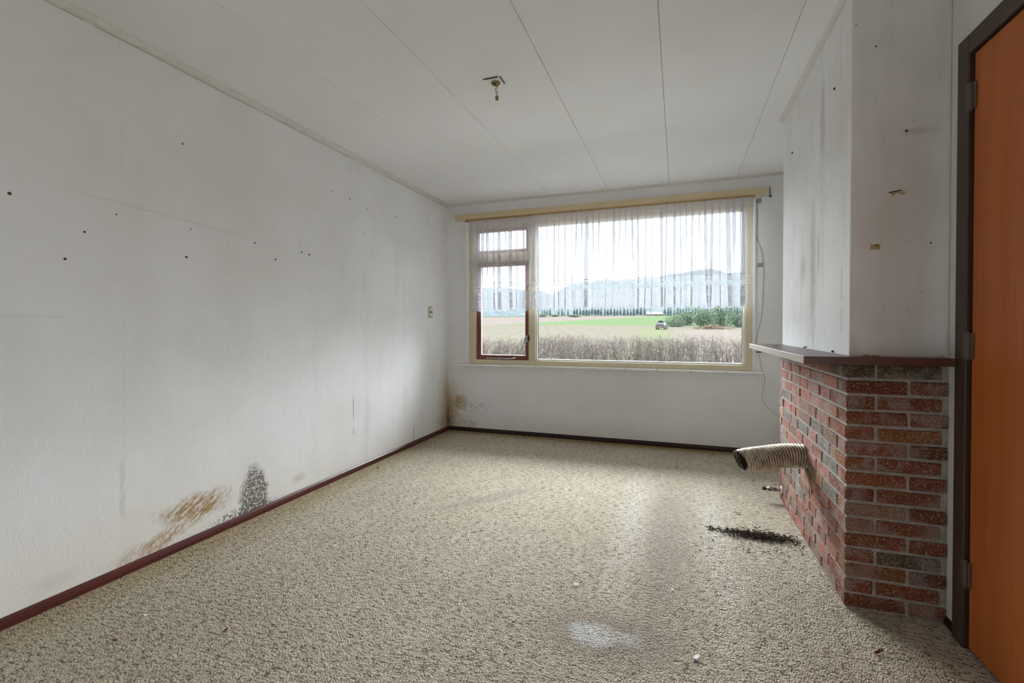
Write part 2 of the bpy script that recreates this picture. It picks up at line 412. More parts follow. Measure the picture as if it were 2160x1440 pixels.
M['brick'] = mat('rough red brick', brick_mat, 0.9, 0.15)
M['mortar'] = mat('grey mortar', mortar_mat, 0.95, 0.1)
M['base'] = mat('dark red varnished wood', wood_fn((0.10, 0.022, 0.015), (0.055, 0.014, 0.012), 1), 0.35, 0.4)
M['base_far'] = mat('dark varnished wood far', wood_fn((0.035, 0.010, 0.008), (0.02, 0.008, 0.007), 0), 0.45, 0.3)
M['mantel'] = mat('mahogany veneer shelf', wood_fn((0.105, 0.036, 0.022), (0.06, 0.022, 0.014), 1), 0.34, 0.55)
M['door'] = mat('orange mahogany veneer', wood_fn((0.50, 0.135, 0.026), (0.36, 0.085, 0.014), 2, 0.5), 0.42, 0.4)
M['frame_dark'] = mat('dark brown paint', paint((0.060, 0.036, 0.026), (0.04, 0.025, 0.02)), 0.4, 0.4)
M['cream'] = mat('aged cream paint', paint((0.62, 0.54, 0.38), (0.56, 0.46, 0.29)), 0.4, 0.4)
M['ochre'] = mat('yellowed board', wood_fn((0.68, 0.56, 0.37), (0.63, 0.50, 0.31), 0), 0.5, 0.3)
M['ochre_dark'] = mat('yellowed rail', paint((0.50, 0.34, 0.15), (0.36, 0.22, 0.09)), 0.45, 0.4)
M['white'] = mat('white paint', paint((0.78, 0.78, 0.76), (0.66, 0.65, 0.62)), 0.4, 0.4)
M['brown'] = mat('red brown stained sash', wood_fn((0.20, 0.055, 0.028), (0.13, 0.035, 0.020), 2), 0.4, 0.4)
M['tile'] = mat('glazed white sill tile', paint((0.88, 0.87, 0.85), (0.74, 0.72, 0.68)), 0.25, 0.5)
M['grout'] = mat('dark grout', (0.10, 0.09, 0.08), 0.9, 0.1)
M['seal'] = mat('black glazing seal', (0.05, 0.055, 0.06), 0.5, 0.3)
M['metal'] = mat('dull steel', paint((0.45, 0.44, 0.42), (0.25, 0.22, 0.2)), 0.35, 0.5, metal=0.8)
M['hinge'] = mat('painted dark hinge', paint((0.10, 0.075, 0.06), (0.2, 0.17, 0.14)), 0.45, 0.4)
M['brass'] = mat('tarnished brass', paint((0.30, 0.24, 0.13), (0.12, 0.10, 0.07)), 0.4, 0.5, metal=0.8)
M['black'] = mat('black plastic', (0.015, 0.014, 0.014), 0.4, 0.4)
M['grey_plastic'] = mat('grey plastic', (0.27, 0.27, 0.30), 0.5, 0.3)
M['cable'] = mat('grey cable sheath', (0.36, 0.35, 0.33), 0.5, 0.3)
M['switch'] = mat('cream bakelite', paint((0.66, 0.62, 0.50), (0.5, 0.46, 0.36)), 0.35, 0.5)
M['tape'] = mat('yellowed tape', paint((0.46, 0.35, 0.16), (0.36, 0.27, 0.12)), 0.4, 0.4)
M['soot'] = mat('black soot', paint((0.03, 0.02, 0.016), (0.10, 0.055, 0.035)), 0.95, 0.1)
M['chip'] = mat('white paint flake', (0.72, 0.72, 0.72), 0.6, 0.3)
M['leafbit'] = mat('dead brown leaf', paint((0.16, 0.06, 0.025), (0.08, 0.03, 0.015)), 0.7, 0.2)
M['crumb'] = mat('orange crumb', (0.50, 0.25, 0.06), 0.8, 0.2)
M['plaster_crumb'] = mat('yellow plaster crumb', paint((0.55, 0.36, 0.16), (0.6, 0.55, 0.45)), 0.9, 0.1)
M['wireB'] = mat('blue grey wire', (0.10, 0.12, 0.12), 0.5, 0.3)
M['wireY'] = mat('yellow brown connector', (0.27, 0.19, 0.07), 0.5, 0.3)
def duct_fn():
    x, y, z = coords(); n = noi(vec(x, y, z), 22, 4, 0.7); n2 = noi(vec(x, y, z), 90, 3, 0.7)
    c = mix(ss(n, 0.35, 0.70), (0.62, 0.56, 0.46), (0.36, 0.25, 0.14))
    g = X.nt.nodes.new('ShaderNodeAttribute'); g.attribute_name = 'groove'
    c = mix(ss(X(g.outputs['Fac']), 0.35, 0.95)*0.85, c, (0.06, 0.04, 0.025))  # shade between the ribs painted dark into the grooves
    return dict(c=mix(ss(n2, 0.58, 0.7)*0.6, c, (0.08, 0.05, 0.03)), h=n2, s=0.3, d=0.002)
M['duct'] = mat('stained aluminium duct', duct_fn, 0.5, 0.5, metal=0.35)

def glass_mat():
    m = bpy.data.materials.new('window glass'); m.use_nodes = True; nt = m.node_tree; nt.nodes.clear(); X.nt = nt
    out = nt.nodes.new('ShaderNodeOutputMaterial'); t = nt.nodes.new('ShaderNodeBsdfTransparent')
    g = nt.nodes.new('ShaderNodeBsdfGlossy'); mixs = nt.nodes.new('ShaderNodeMixShader'); fr = nt.nodes.new('ShaderNodeFresnel')
    t.inputs[0].default_value = (0.95, 0.965, 0.96, 1); g.inputs['Roughness'].default_value = 0.02; fr.inputs[0].default_value = 1.3
    nt.links.new(fr.outputs[0], mixs.inputs[0]); nt.links.new(t.outputs[0], mixs.inputs[1]); nt.links.new(g.outputs[0], mixs.inputs[2])
    nt.links.new(mixs.outputs[0], out.inputs[0]); return m
M['glass'] = glass_mat()

LACE_Z, HEM_Z = 1.615, 1.305
def net_mat():
    """woven net: thread coverage from the cloth's own coordinates (u along the cloth in metres, v = height)"""
    m = bpy.data.materials.new('white net lace'); m.use_nodes = True; nt = m.node_tree; nt.nodes.clear(); X.nt = nt
    out = nt.nodes.new('ShaderNodeOutputMaterial')
    n = nt.nodes.new('ShaderNodeUVMap'); n.uv_map = 'cloth'; sp = nt.nodes.new('ShaderNodeSeparateXYZ'); nt.links.new(n.outputs[0], sp.inputs[0])
    u, v = X(sp.outputs[0]), X(sp.outputs[1])
    thr = noi(vec(u*420.0, v*6.0, 0.0), 1.0, 2, 0.6)
    plain = ss(thr, 0.35, 0.7, 0.46, 0.71)
    T = 0.15                                            # motif repeat
    def cell(off): return (fn('FRACT', u/T+off)-0.5)*T   # -T/2..T/2
    a, b = cell(0.0), cell(0.5)
    def ringd(p, cz, rx, rz):
        return fn('SQRT', fn('POWER', p/rx, 2.0)+fn('POWER', (v-cz)/rz, 2.0))
    def line(d, w): return ss(fn('ABSOLUTE', d), w, w*0.45)
    pat = None
    def add(e):
        nonlocal pat
        pat = e if pat is None else mx(pat, e)
    tri = fn('ABSOLUTE', a)*(2.0/T)                      # 0 centre .. 1 edge
    arc = fn('SQRT', fn('MAXIMUM', 1.0-tri*tri*0.9, 0.0))
    for k, off in enumerate((0.0, 0.018, 0.036)):
        add(line(v-(LACE_Z-0.050-off+arc*0.045), 0.0055))
    add(line(v-LACE_Z+0.004, 0.005))
    for p, cz, rx, rz in ((a, 1.515, 0.028, 0.028), (b, 1.455, 0.026, 0.036), (a, 1.455, 0.020, 0.034), (a, 1.385, 0.030, 0.030), (b, 1.385, 0.022, 0.020), (b, 1.52, 0.015, 0.02)):
        d = ringd(p, cz, rx, rz); add(line(d-1.0, 0.17)); add(ss(d, 0.36, 0.22))
    dens = noi(vec(u, v, 0.0), 190, 3, 0.7)
    field = ss(v, 1.54, 1.50)*0.75
    g1 = fn('SINE', (u+v)*2*math.pi/0.009)*fn('SINE', (u-v)*2*math.pi/0.009)
    openw = mx(ss(ringd(b, 1.455, 0.024, 0.033), 1.0, 0.9), ss(ringd(a, 1.455, 0.018, 0.030), 1.0, 0.9))
    lace = clamp(mx(pat*0.97, field*ss(dens, 0.34, 0.52)))
    lace = lace*(1.0-openw*0.35*ss(g1, -0.1, 0.3))
    lace = clamp(mx(lace, 0.30))
    inl = ss(v, LACE_Z+0.002, LACE_Z-0.002)
    cover = plain*(1.0-inl) + lace*inl
    # gathered heading tape and the scalloped hem
    cover = mx(cover, ss(v, 2.215, 2.225)*0.62)
    hem = HEM_Z + tri*0.028 + fn('ABSOLUTE', fn('SINE', u*2*math.pi/(T/3.0)))*0.006
    cut = ss(v-hem, -0.001, 0.001)
    cover = clamp(cover)*cut
    tr = nt.nodes.new('ShaderNodeBsdfTransparent'); df = nt.nodes.new('ShaderNodeBsdfDiffuse'); tl = nt.nodes.new('ShaderNodeBsdfTranslucent')
    df.inputs[0].default_value = (0.70, 0.69, 0.72, 1); tl.inputs[0].default_value = (0.34, 0.35, 0.38, 1)
    m1 = nt.nodes.new('ShaderNodeMixShader'); X.nt.links.new((inl*0.13+0.13).k, m1.inputs[0])
    nt.links.new(df.outputs[0], m1.inputs[1]); nt.links.new(tl.outputs[0], m1.inputs[2])
    m2 = nt.nodes.new('ShaderNodeMixShader'); nt.links.new(cover.k, m2.inputs[0])
    nt.links.new(tr.outputs[0], m2.inputs[1]); nt.links.new(m1.outputs[0], m2.inputs[2])
    nt.links.new(m2.outputs[0], out.inputs[0]); return m
M['net'] = net_mat()

# ------------------------------------------------------------------ room shell
T = 0.25
WX0, WX1, WZ0, WZ1 = 0.262, 3.050, 0.745, 2.300        # opening of the big window
fl = MB().box(-T, XR+T, YB-T, YD+T, -0.12, 0.0).build('floor', M['carpet']); struct(fl, 'worn beige looped carpet floor')
wl = MB().box(-T, 0, YB-T, YD+T, 0, HC+0.1).build('wall_left', M['wall_left']); struct(wl)
b = MB(); b.box(0, WX0, YD, YD+T, 0, HC+0.1); b.box(WX1, XR+T, YD, YD+T, 0, HC+0.1)
b.box(WX0, WX1, YD, YD+T, 0, WZ0); b.box(WX0, WX1, YD, YD+T, WZ1, HC+0.1)
wf = b.build('wall_far', M['wall_far']); struct(wf)
DY0, DY1, DZ = 1.20, 2.160, 2.165                          # outer edges of the door frame
b = MB(); b.box(XR, XR+T, DY1-0.01, YD+T, 0, HC+0.1); b.box(XR, XR+T, REAR[1], DY0+0.01, 0, HC+0.1); b.box(XR, XR+T, YB-T, REAR[0], 0, HC+0.1); b.box(XR, XR+T, REAR[0], REAR[1], 0, REAR[2]); b.box(XR, XR+T, REAR[0], REAR[1], REAR[3], HC+0.1); b.box(XR, XR+T, DY0+0.01, DY1-0.01, DZ-0.01, HC+0.1)
wr = b.build('wall_right', M['wall_right']); struct(wr)
b = MB(); b.box(0, XR, YB-T, YB, 0, HC+0.1)
wb_ = b.build('wall_rear', M['wall_right']); struct(wb_)

# ceiling: boards 0.585 m wide with thin open joints, under a backing slab
ce = MB().box(-T, XR+T, YB-T, YD+T, HC+0.0055, HC+0.2).build('ceiling', M['joint']); struct(ce)
seams = [0.0, 0.600, 1.177, 1.760, 2.338, 2.920, XR]
for i in range(6):
    g0 = 0.0 if i == 0 else 0.0011; g1 = 0.0 if i == 5 else 0.0011
    MB().box(seams[i]+g0, seams[i+1]-g1, YB, YD, HC, HC+0.0125, 0.0015).build('ceiling_panel', M['ceil'], ce)

# chimney breast (papered) above and brick base below
b = MB(); b.box(X1, XR, Y1, Y2, 1.0, HC, 0.004, 2)
cb = b.build('chimney_breast', M['chimney']); struct(cb, 'papered chimney breast with grime streaks above the mantel')

# beads along the ceiling
def bead_prof(w, h): return [(0, 0), (0, -h), (w*0.25, -h), (w*0.62, -h*0.78), (w*0.86, -h*0.45), (w, -h*0.12), (w, 0)]
tr = MB().sweep(bead_prof(0.034, 0.030), (0, YB, HC), (0, YD, HC), (1, 0, 0)).build('trim_left', M['bead'], smooth=False); struct(tr)
tr = MB().sweep(bead_prof(0.022, 0.020), (0.034, YD, HC), (XR, YD, HC), (0, -1, 0)).build('trim_far', M['bead']); struct(tr)
tr = MB().sweep(bead_prof(0.030, 0.012), (X1, Y1, HC), (X1, Y2, HC), (-1, 0, 0)).build('trim_chimney', M['bead']); struct(tr)
dk = MB()
for a_, b_ in ((1.0, 1.30), (1.34, 2.2), (2.24, 3.05), (3.5, 4.6)): dk.box(-0.001, 0.0016, a_, b_, HC-0.0325, HC-0.0300)
o = dk.build('trim_gap', M['joint'], bpy.data.objects['trim_left'])
# baseboards
def base_prof(w, h): return [(0, 0), (0, h), (w*0.35, h), (w*0.8, h*0.80), (w, h*0.45), (w, 0)]
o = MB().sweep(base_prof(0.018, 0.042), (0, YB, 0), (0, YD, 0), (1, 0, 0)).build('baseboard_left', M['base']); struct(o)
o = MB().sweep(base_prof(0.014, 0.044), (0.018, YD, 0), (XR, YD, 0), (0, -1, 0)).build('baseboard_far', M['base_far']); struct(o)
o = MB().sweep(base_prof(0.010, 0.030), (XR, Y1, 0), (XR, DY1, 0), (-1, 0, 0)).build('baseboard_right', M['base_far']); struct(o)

# ------------------------------------------------------------------ door in the right wall
d1 = empty('door_1', (XR, 1.68, 0)); struct(d1, 'orange mahogany flush door in a dark brown frame')
fw = 0.070
b = MB(); b.box(XR-0.022, XR+0.10, DY1-fw, DY1, 0, DZ, 0.004, 2); b.box(XR-0.022, XR+0.10, DY0, DY0+fw, 0, DZ, 0.004, 2)
b.box(XR-0.0215, XR+0.10, DY0+fw-0.003, DY1-fw+0.003, DZ-fw, DZ, 0.004, 2)
b.build('door_frame', M['frame_dark'], d1)
b = MB(); b.box(XR-0.010, XR+0.030, DY0+fw+0.003, DY1-fw-0.012, 0.012, DZ-fw-0.006, 0.003, 2)
b.build('door_leaf', M['door'], d1)
b = MB(); b.box(XR+0.03, XR+0.06, DY0+fw, DY1-fw, 0.0, DZ-fw); b.build('door_stop', M['frame_dark'], d1)
for zz in (1.945, 1.075, 0.27):
    b = MB(); y_ = DY1-fw-0.006
    b.tube([(XR-0.017, y_, zz-0.045), (XR-0.017, y_, zz+0.045)], 0.0065, 10)
    b.tube([(XR-0.017, y_, zz+0.045), (XR-0.017, y_, zz+0.051)], [0.0075, 0.004], 10)
    b.tube([(XR-0.017, y_, zz-0.051), (XR-0.017, y_, zz-0.045)], [0.004, 0.0075], 10)
    b.box(XR-0.0145, XR-0.0115, y_-0.022, y_, zz-0.045, zz+0.045)
    b.box(XR-0.0235, XR-0.0205, y_, y_+0.020, zz-0.045, zz+0.045)
    b.build('hinge', M['hinge'], d1)

# ------------------------------------------------------------------ window 1
w1 = empty('window_1', (1.65, YD, WZ0)); struct(w1, 'cream framed window with a brown casement on the left and one wide fixed pane')
YF0, YF1 = YD-0.012, YD+0.075
def fr(name, x0, x1, z0, z1, m, y0=YF0, y1=YF1, bev=0.004, parent=None):
    return MB().box(x0, x1, y0, y1, z0, z1, bev, 2).build(name, M[m], parent or w1)
fr('jamb', WX0, 0.345, WZ0, WZ1, 'cream'); fr('jamb', 2.990, WX1, WZ0, WZ1, 'cream')
fr('sill_rail', 0.3445, 2.9905, WZ0, 0.795, 'cream'); fr('head_rail', 0.3445, 2.9905, 2.205, WZ1, 'cream')
fr('mullion', 0.945, 1.018, 0.7945, 2.2055, 'cream'); fr('transom', 0.3445, 0.9455, 1.845, 1.935, 'cream')
# bead round the wide pane
gx0, gx1, gz0, gz1 = 1.018, 2.990, 0.795, 2.205
b = MB()
b.box(gx0, gx0+0.016, YD+0.012, YD+0.04, gz0, gz1, 0.002); b.box(gx1-0.016, gx1, YD+0.012, YD+0.04, gz0, gz1, 0.002)
b.box(gx0, gx1, YD+0.0121, YD+0.0399, gz0, gz0+0.016, 0.002); b.box(gx0, gx1, YD+0.0121, YD+0.0399, gz1-0.016, gz1, 0.002)
b.build('glazing_bead', M['white'], w1, label='white glazing bead')
b = MB(); q = 0.022
for (x0, x1, z0, z1) in ((gx0+.016, gx0+q, gz0+.016, gz1-.016), (gx1-q, gx1-.016, gz0+.016, gz1-.016)):
    b.box(x0, x1, YD+0.034, YD+0.046, z0, z1)
b.build('glazing_seal', M['seal'], w1)
MB().box(gx0+.005, gx1-.005, YD+0.040, YD+0.044, gz0+.005, gz1-.005).build('pane', M['glass'], w1)
# casement (lower) and vent light (upper)
def sash(name, x0, x1, z0, z1, st=0.048):
    e = MB()
    e.box(x0, x0+st, YD+0.002, YD+0.058, z0, z1, 0.004, 2); e.box(x1-st*0.82, x1, YD+0.002, YD+0.058, z0, z1, 0.004, 2)
    e.box(x0+st-0.003, x1-st*0.82+0.003, YD+0.0025, YD+0.0575, z0, z0+st*0.95, 0.004, 2)
    e.box(x0+st-0.003, x1-st*0.82+0.003, YD+0.0025, YD+0.0575, z1-st*0.95, z1, 0.004, 2)
    o = e.build(name, M['brown'], w1, label='red brown stained sash')
    b_ = MB(); i0, i1, j0, j1 = x0+st, x1-st*0.82, z0+st*0.95, z1-st*0.95
    b_.box(i0, i0+.005, YD+.012, YD+.03, j0, j1); b_.box(i1-.005, i1, YD+.012, YD+.03, j0, j1)
    b_.box(i0, i1, YD+.012, YD+.03, j0, j0+.006); b_.box(i0, i1, YD+.012, YD+.03, j1-.006, j1)
    b_.build('putty_line', M['white'], o)
    MB().box(i0+.001, i1-.001, YD+.031, YD+.035, j0, j1).build('pane', M['glass'], o)
    return o
s1 = sash('casement', 0.3455, 0.9445, 0.796, 1.844)
s2 = sash('vent_light', 0.3455, 0.9445, 1.936, 2.204, 0.035)
# stay bar on the lower sash, latch handle on its right stile
b = MB()
b.box(0.47, 0.76, YD-0.030, YD-0.024, 0.806, 0.816, 0.002); b.tube([(0.72, YD-0.034, 0.811), (0.72, YD+0.006, 0.811)], 0.006, 8)
b.tube([(0.475, YD-0.027, 0.811), (0.475, YD+0.004, 0.811)], 0.007, 8); b.box(0.60, 0.64, YD-0.030, YD+0.003, 0.800, 0.812, 0.002)
b.tube([(0.76, YD-0.027, 0.811), (0.80, YD-0.024, 0.818)], [0.004, 0.006], 8)
b.build('casement_stay', M['metal'], s1)
b = MB()
b.box(0.905, 0.935, YD-0.006, YD+0.003, 0.985, 1.055, 0.003); b.tube([(0.920, YD-0.006, 1.03), (0.920, YD-0.028, 1.03)], 0.008, 10)
b.tube([(0.920, YD-0.030, 1.035), (0.905, YD-0.034, 0.99), (0.880, YD-0.036, 0.935), (0.866, YD-0.036, 0.905)], [0.009, 0.007, 0.007, 0.009], 8)
b.build('window_handle', M['metal'], s1, label='dull metal lever handle')
b = MB(); b.box(0.946, 0.956, YD-0.018, YD-0.011, 1.0, 1.06, 0.001); b.box(0.9415, 0.958, YD-0.020, YD-0.011, 1.022, 1.040, 0.001); b.build('keeper', M['black'], w1)
# side strips
fr('side_strip', 0.215, WX0, WZ0, WZ1, 'white', YD-0.014, YD-0.0002); fr('side_strip', WX1, 3.074, WZ0, 2.300, 'white', YD-0.014, YD-0.0002)
# outside of the glass: masonry reveal is the wall itself
# sill of ten tiles
sl = empty('window_sill', (1.63, YD, 0.745)); sl.parent = w1; sl.matrix_parent_inverse = Matrix.Translation(-w1.location)
for i in range(10):
    x = 0.132+0.3*i
    MB().box(x+0.0012, x+0.3-0.0012, YD-0.064, YD-0.001, 0.727, 0.7448, 0.002).build('sill_tile', M['tile'], sl)
b = MB()
for i in range(1, 10): b.box(0.132+0.3*i-0.0022, 0.132+0.3*i+0.0022, YD-0.0625, YD-0.002, 0.724, 0.741)
b.build('sill_joint', M['grout'], sl)

# ------------------------------------------------------------------ board and rail over the window
pb = empty('curtain_board', (1.64, YD, 2.345)); tag(pb, 'long yellowed board with curtain rail fixed above the window', 'curtain rail')
MB().box(0.102, 3.176, YD-0.040, YD-0.0005, 2.316, 2.377, 0.003, 2).build('board', M['ochre'], pb)
MB().box(3.1765, 3.181, YD-0.041, YD-0.0005, 2.315, 2.378).build('board_end', M['frame_dark'], pb, label='dark end edge')
b = MB(); b.box(0.235, 3.062, YD-0.046, YD-0.026, 2.300, 2.3155, 0.002); b.box(0.235, 3.062, YD-0.052, YD-0.030, 2.284, 2.297, 0.002)
b.box(0.235, 3.062, YD-0.040, YD-0.034, 2.2965, 2.301)
b.build('rail', M['ochre_dark'], pb)
for i, xx in enumerate((0.26, 0.58, 0.98, 1.43, 1.90, 2.32, 2.66, 2.92)):
    MB().box(xx-0.008, xx+0.008, YD-0.056, YD-0.028, 2.2865, 2.3045, 0.002).build('rail_bracket', M['brass'], pb)

# ------------------------------------------------------------------ net curtains
def net_curtain(x0, x1, fullness, seed, label, yoff=0.0, z_top=2.286):
    rr = random.Random(seed)
    W = x1-x0; n = int(W/0.0022); rows = 48
    folds = []; t = 0.03
    while t < W-0.02:
        folds.append((t, rr.uniform(0.007, 0.015), rr.choice((1, 1, 1.15, 1.5, 0.8)), rr.uniform(-0.012, 0.012), rr.uniform(-1, 1), rr.random())); t += rr.uniform(0.046, 0.078)
    verts = []; uvs = []
    for j in range(rows+1):
        k = j/rows; z = z_top+(HEM_Z-0.002-z_top)*k
        gather = 0.25+0.75*min(1, k*4)
        u = 0.0; px_, py_ = None, None; row = []
        for i in range(n+1):
            s = i/n*W; dx = 0.0; dy = 0.0
            for (c, w, a, drift, ph, e) in folds:
                cc = c + drift*k*1.6 + 0.003*math.sin(4*k+ph*3)
                q = (s-cc)/(w*(0.9+0.35*k))
                if abs(q) > 3.2: continue
                g = math.exp(-q*q)
                # an S-fold: the cloth doubles back over itself
                dx += -3.3*w*a*q*g*(0.55+0.45*gather)*(1.0 if k < 0.2 or e > 0.25 else max(0.25, 1.3-1.4*k))
                dy += -0.016*a*g*(0.35+0.65*gather)
            dy += 0.005*math.sin(s*37+seed)*gather+0.004*math.sin(s*91+k*2)*gather
            row.append((x0+s+dx, YD-0.062-yoff+dy, z))
        # cloth coordinate = running length, the same at every height
        verts += row
    # u from arc length of the row at mid height
    mid = verts[(rows//3)*(n+1):(rows//3+1)*(n+1)]; U = [0.0]
    for a, b_ in zip(mid, mid[1:]): U.append(U[-1]+math.hypot(a[0]-b_[0], a[1]-b_[1]))
    faces = []
    for j in range(rows):
        for i in range(n):
            p = j*(n+1)+i; faces.append((p, p+1, p+n+2, p+n+1))
    o = mesh_obj('net_curtain', verts, faces, M['net'], smooth=True)
    uv = o.data.uv_layers.new(name='cloth')
    for l in o.data.loops:
        vi = l.vertex_index; uv.data[l.index].uv = (U[vi % (n+1)], verts[vi][2])
    tag(o, label, 'curtain', 'net curtains')
    return o
net_curtain(0.298, 1.035, 1.5, 3, 'narrow net curtain with lace hem over the opening sash')
net_curtain(1.000, 3.020, 1.5, 11, 'wide net curtain with lace hem across the big pane', 0.030)

# ------------------------------------------------------------------ brick base of the chimney: each brick a part
fp = empty('fireplace_base', (3.22, 2.9, 0)); tag(fp, 'rough red brick base of the chimney under the mantel shelf', 'fireplace')
BT = 0.995
BX, BY = X1-0.012, Y1-0.004                 # outer brick faces (left face x=BX, front face y=BY)
BYE = Y2+0.006
MB().box(BX+0.007, XR-0.001, BY+0.007, BYE-0.006, 0.0, BT-0.001).build('mortar_core', M['mortar'], fp)
def rough_brick(lx, ly, lz, seed):
    """brick of lx*ly*lz with its origin at the centre, edges worn and faces uneven"""
    rr = random.Random(seed); bm = bmesh.new(); bmesh.ops.create_cube(bm, size=1)
    for v in bm.verts: v.co = Vector((v.co.x*lx, v.co.y*ly, v.co.z*lz))
    bmesh.ops.bevel(bm, geom=bm.edges[:], offset=0.0035, segments=1, affect='EDGES')
    for v in bm.verts: v.co += Vector((rr.uniform(-1, 1), rr.uniform(-1, 1), rr.uniform(-1, 1)))*0.0016
    me = bpy.data.meshes.new('brick'); bm.to_mesh(me); bm.free(); me.materials.append(M['brick']); return me
BL, BH_, BHD, J = 0.205, 0.0505, 0.098, 0.0115
lib = {}
def bmesh_for(lx, ly, lz, k):
    key = (round(lx, 3), round(ly, 3), round(lz, 3), k % 4)
    if key not in lib: lib[key] = rough_brick(lx, ly, lz, hash(key) % 9999)
    return lib[key]
br = random.Random(21); nb = 0
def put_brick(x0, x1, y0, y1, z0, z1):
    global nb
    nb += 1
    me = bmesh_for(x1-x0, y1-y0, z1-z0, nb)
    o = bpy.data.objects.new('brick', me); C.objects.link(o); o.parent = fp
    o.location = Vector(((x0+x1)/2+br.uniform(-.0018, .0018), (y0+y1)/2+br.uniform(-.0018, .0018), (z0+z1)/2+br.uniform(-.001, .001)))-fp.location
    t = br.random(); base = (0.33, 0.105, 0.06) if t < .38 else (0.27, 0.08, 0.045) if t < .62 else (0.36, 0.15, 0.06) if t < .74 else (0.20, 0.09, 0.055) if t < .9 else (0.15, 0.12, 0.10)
    if x1-x0 < 0.099 and y0 > BY+0.01: base = (base[0]*1.25+.03, base[1]*1.35+.03, base[2]*1.4+.03)  # window-side bricks painted lighter and pinker, as if lit
    else: base = (base[0]*.85, base[1]*.80, base[2]*.60)  # front and corner bricks painted darker, as if in shade
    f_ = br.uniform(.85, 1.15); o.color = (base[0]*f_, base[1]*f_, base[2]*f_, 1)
    o.rotation_euler = (br.uniform(-.006, .006), br.uniform(-.006, .006), br.uniform(-.008, .008))
HOLE_Y, HOLE_Z, HOLE_R = 2.889, 0.440, 0.064
for c in range(16):
    z0 = 0.006+c*(BH_+J); z1 = min(z0+BH_, BT-0.002)
    A = (c % 2 == 0)
    # corner brick shows on both faces
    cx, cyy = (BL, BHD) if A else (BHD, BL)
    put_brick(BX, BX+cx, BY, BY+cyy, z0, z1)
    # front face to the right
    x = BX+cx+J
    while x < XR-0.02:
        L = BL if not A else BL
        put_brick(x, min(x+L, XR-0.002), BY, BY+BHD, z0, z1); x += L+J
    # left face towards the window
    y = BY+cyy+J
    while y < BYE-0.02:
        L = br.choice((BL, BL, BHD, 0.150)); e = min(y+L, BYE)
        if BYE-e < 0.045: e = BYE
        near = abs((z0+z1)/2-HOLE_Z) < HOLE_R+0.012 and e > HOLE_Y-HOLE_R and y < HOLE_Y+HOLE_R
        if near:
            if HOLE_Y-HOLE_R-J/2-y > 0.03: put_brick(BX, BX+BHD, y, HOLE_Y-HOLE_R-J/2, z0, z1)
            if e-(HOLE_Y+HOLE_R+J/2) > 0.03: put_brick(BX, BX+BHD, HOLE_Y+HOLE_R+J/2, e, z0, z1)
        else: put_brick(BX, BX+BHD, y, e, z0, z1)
        y = e+J

# brown patch running down from the flue hole
sm_ = MB()
pts = [(2.865, .385), (2.83, .392), (2.80, .385), (2.765, .355), (2.745, .325), (2.735, .29), (2.75, .285), (2.775, .315), (2.80, .335), (2.84, .365)]
sm_.poly([(BX-0.0045+0.001*(i % 3), y, z) for i, (y, z) in enumerate(pts)], 0.012, (1, 0, 0))
M['smear'] = mat('rough brown patch', paint((0.30, 0.17, 0.08), (0.36, 0.32, 0.25), 0.7, 0.5), 0.95, 0.1)
sm_.build('brown_patch', M['smear'], fp, label='rough brown patch below the flue hole')

# ------------------------------------------------------------------ mantel shelf
b = MB(); MX = 2.892; MY0, MYE = 2.140, 3.640
b.box(MX, XR-0.024, MY0, MYE, 0.996, 1.026, 0.0015, 1)
ms = b.build('mantel_shelf', M['mantel']); tag(ms, 'dusty dark wood mantel shelf on the brick chimney base', 'shelf')
b = MB(); b.box(MX-0.0012, MX+0.001, MY0, MYE, 0.9965, 1.0255)  # pale strip stands in for the window's reflection on the shelf edge
M['edge'] = mat('painted edge reflection', paint((0.40, 0.33, 0.28), (0.30, 0.24, 0.20)), 0.35, 0.5)
b.build('reflection_strip', M['edge'], ms, label='pale edge strip painted as the window reflection')

def lump(name, loc, s, m, seed, sub=1):
    bm = bmesh.new(); bmesh.ops.create_icosphere(bm, subdivisions=sub, radius=1); rr = random.Random(seed)
    for v in bm.verts:
        v.co = v.co*rr.uniform(0.75, 1.2); v.co = Vector((v.co.x*s[0], v.co.y*s[1], v.co.z*s[2]))
    rot = Matrix.Rotation(rr.uniform(0, 3.14), 4, 'Z'); bmesh.ops.transform(bm, matrix=rot, verts=bm.verts[:])
    me = bpy.data.meshes.new(name); bm.to_mesh(me); bm.free(); me.materials.append(m)
    o = bpy.data.objects.new(name, me); C.objects.link(o); o.location = loc; return o
def flake(name, loc, L, W, m, seed, tilt=0.25, th=0.0015):
    """thin curled flake or leaf scrap"""
    rr = random.Random(seed); n = 7; up = []; 
    for i in range(n):
        a = 2*math.pi*i/n; k = rr.uniform(0.65, 1.1); up.append(Vector((math.cos(a)*L*k, math.sin(a)*W*k, 0.18*L*abs(math.cos(a))**2)))
    b = MB(); b.poly(up, th, (0, 0, 1))
    o = b.build(name, m); o.location = loc; o.rotation_euler = (rr.uniform(-tilt, tilt), rr.uniform(-tilt, tilt), rr.uniform(0, 6.28)); return o

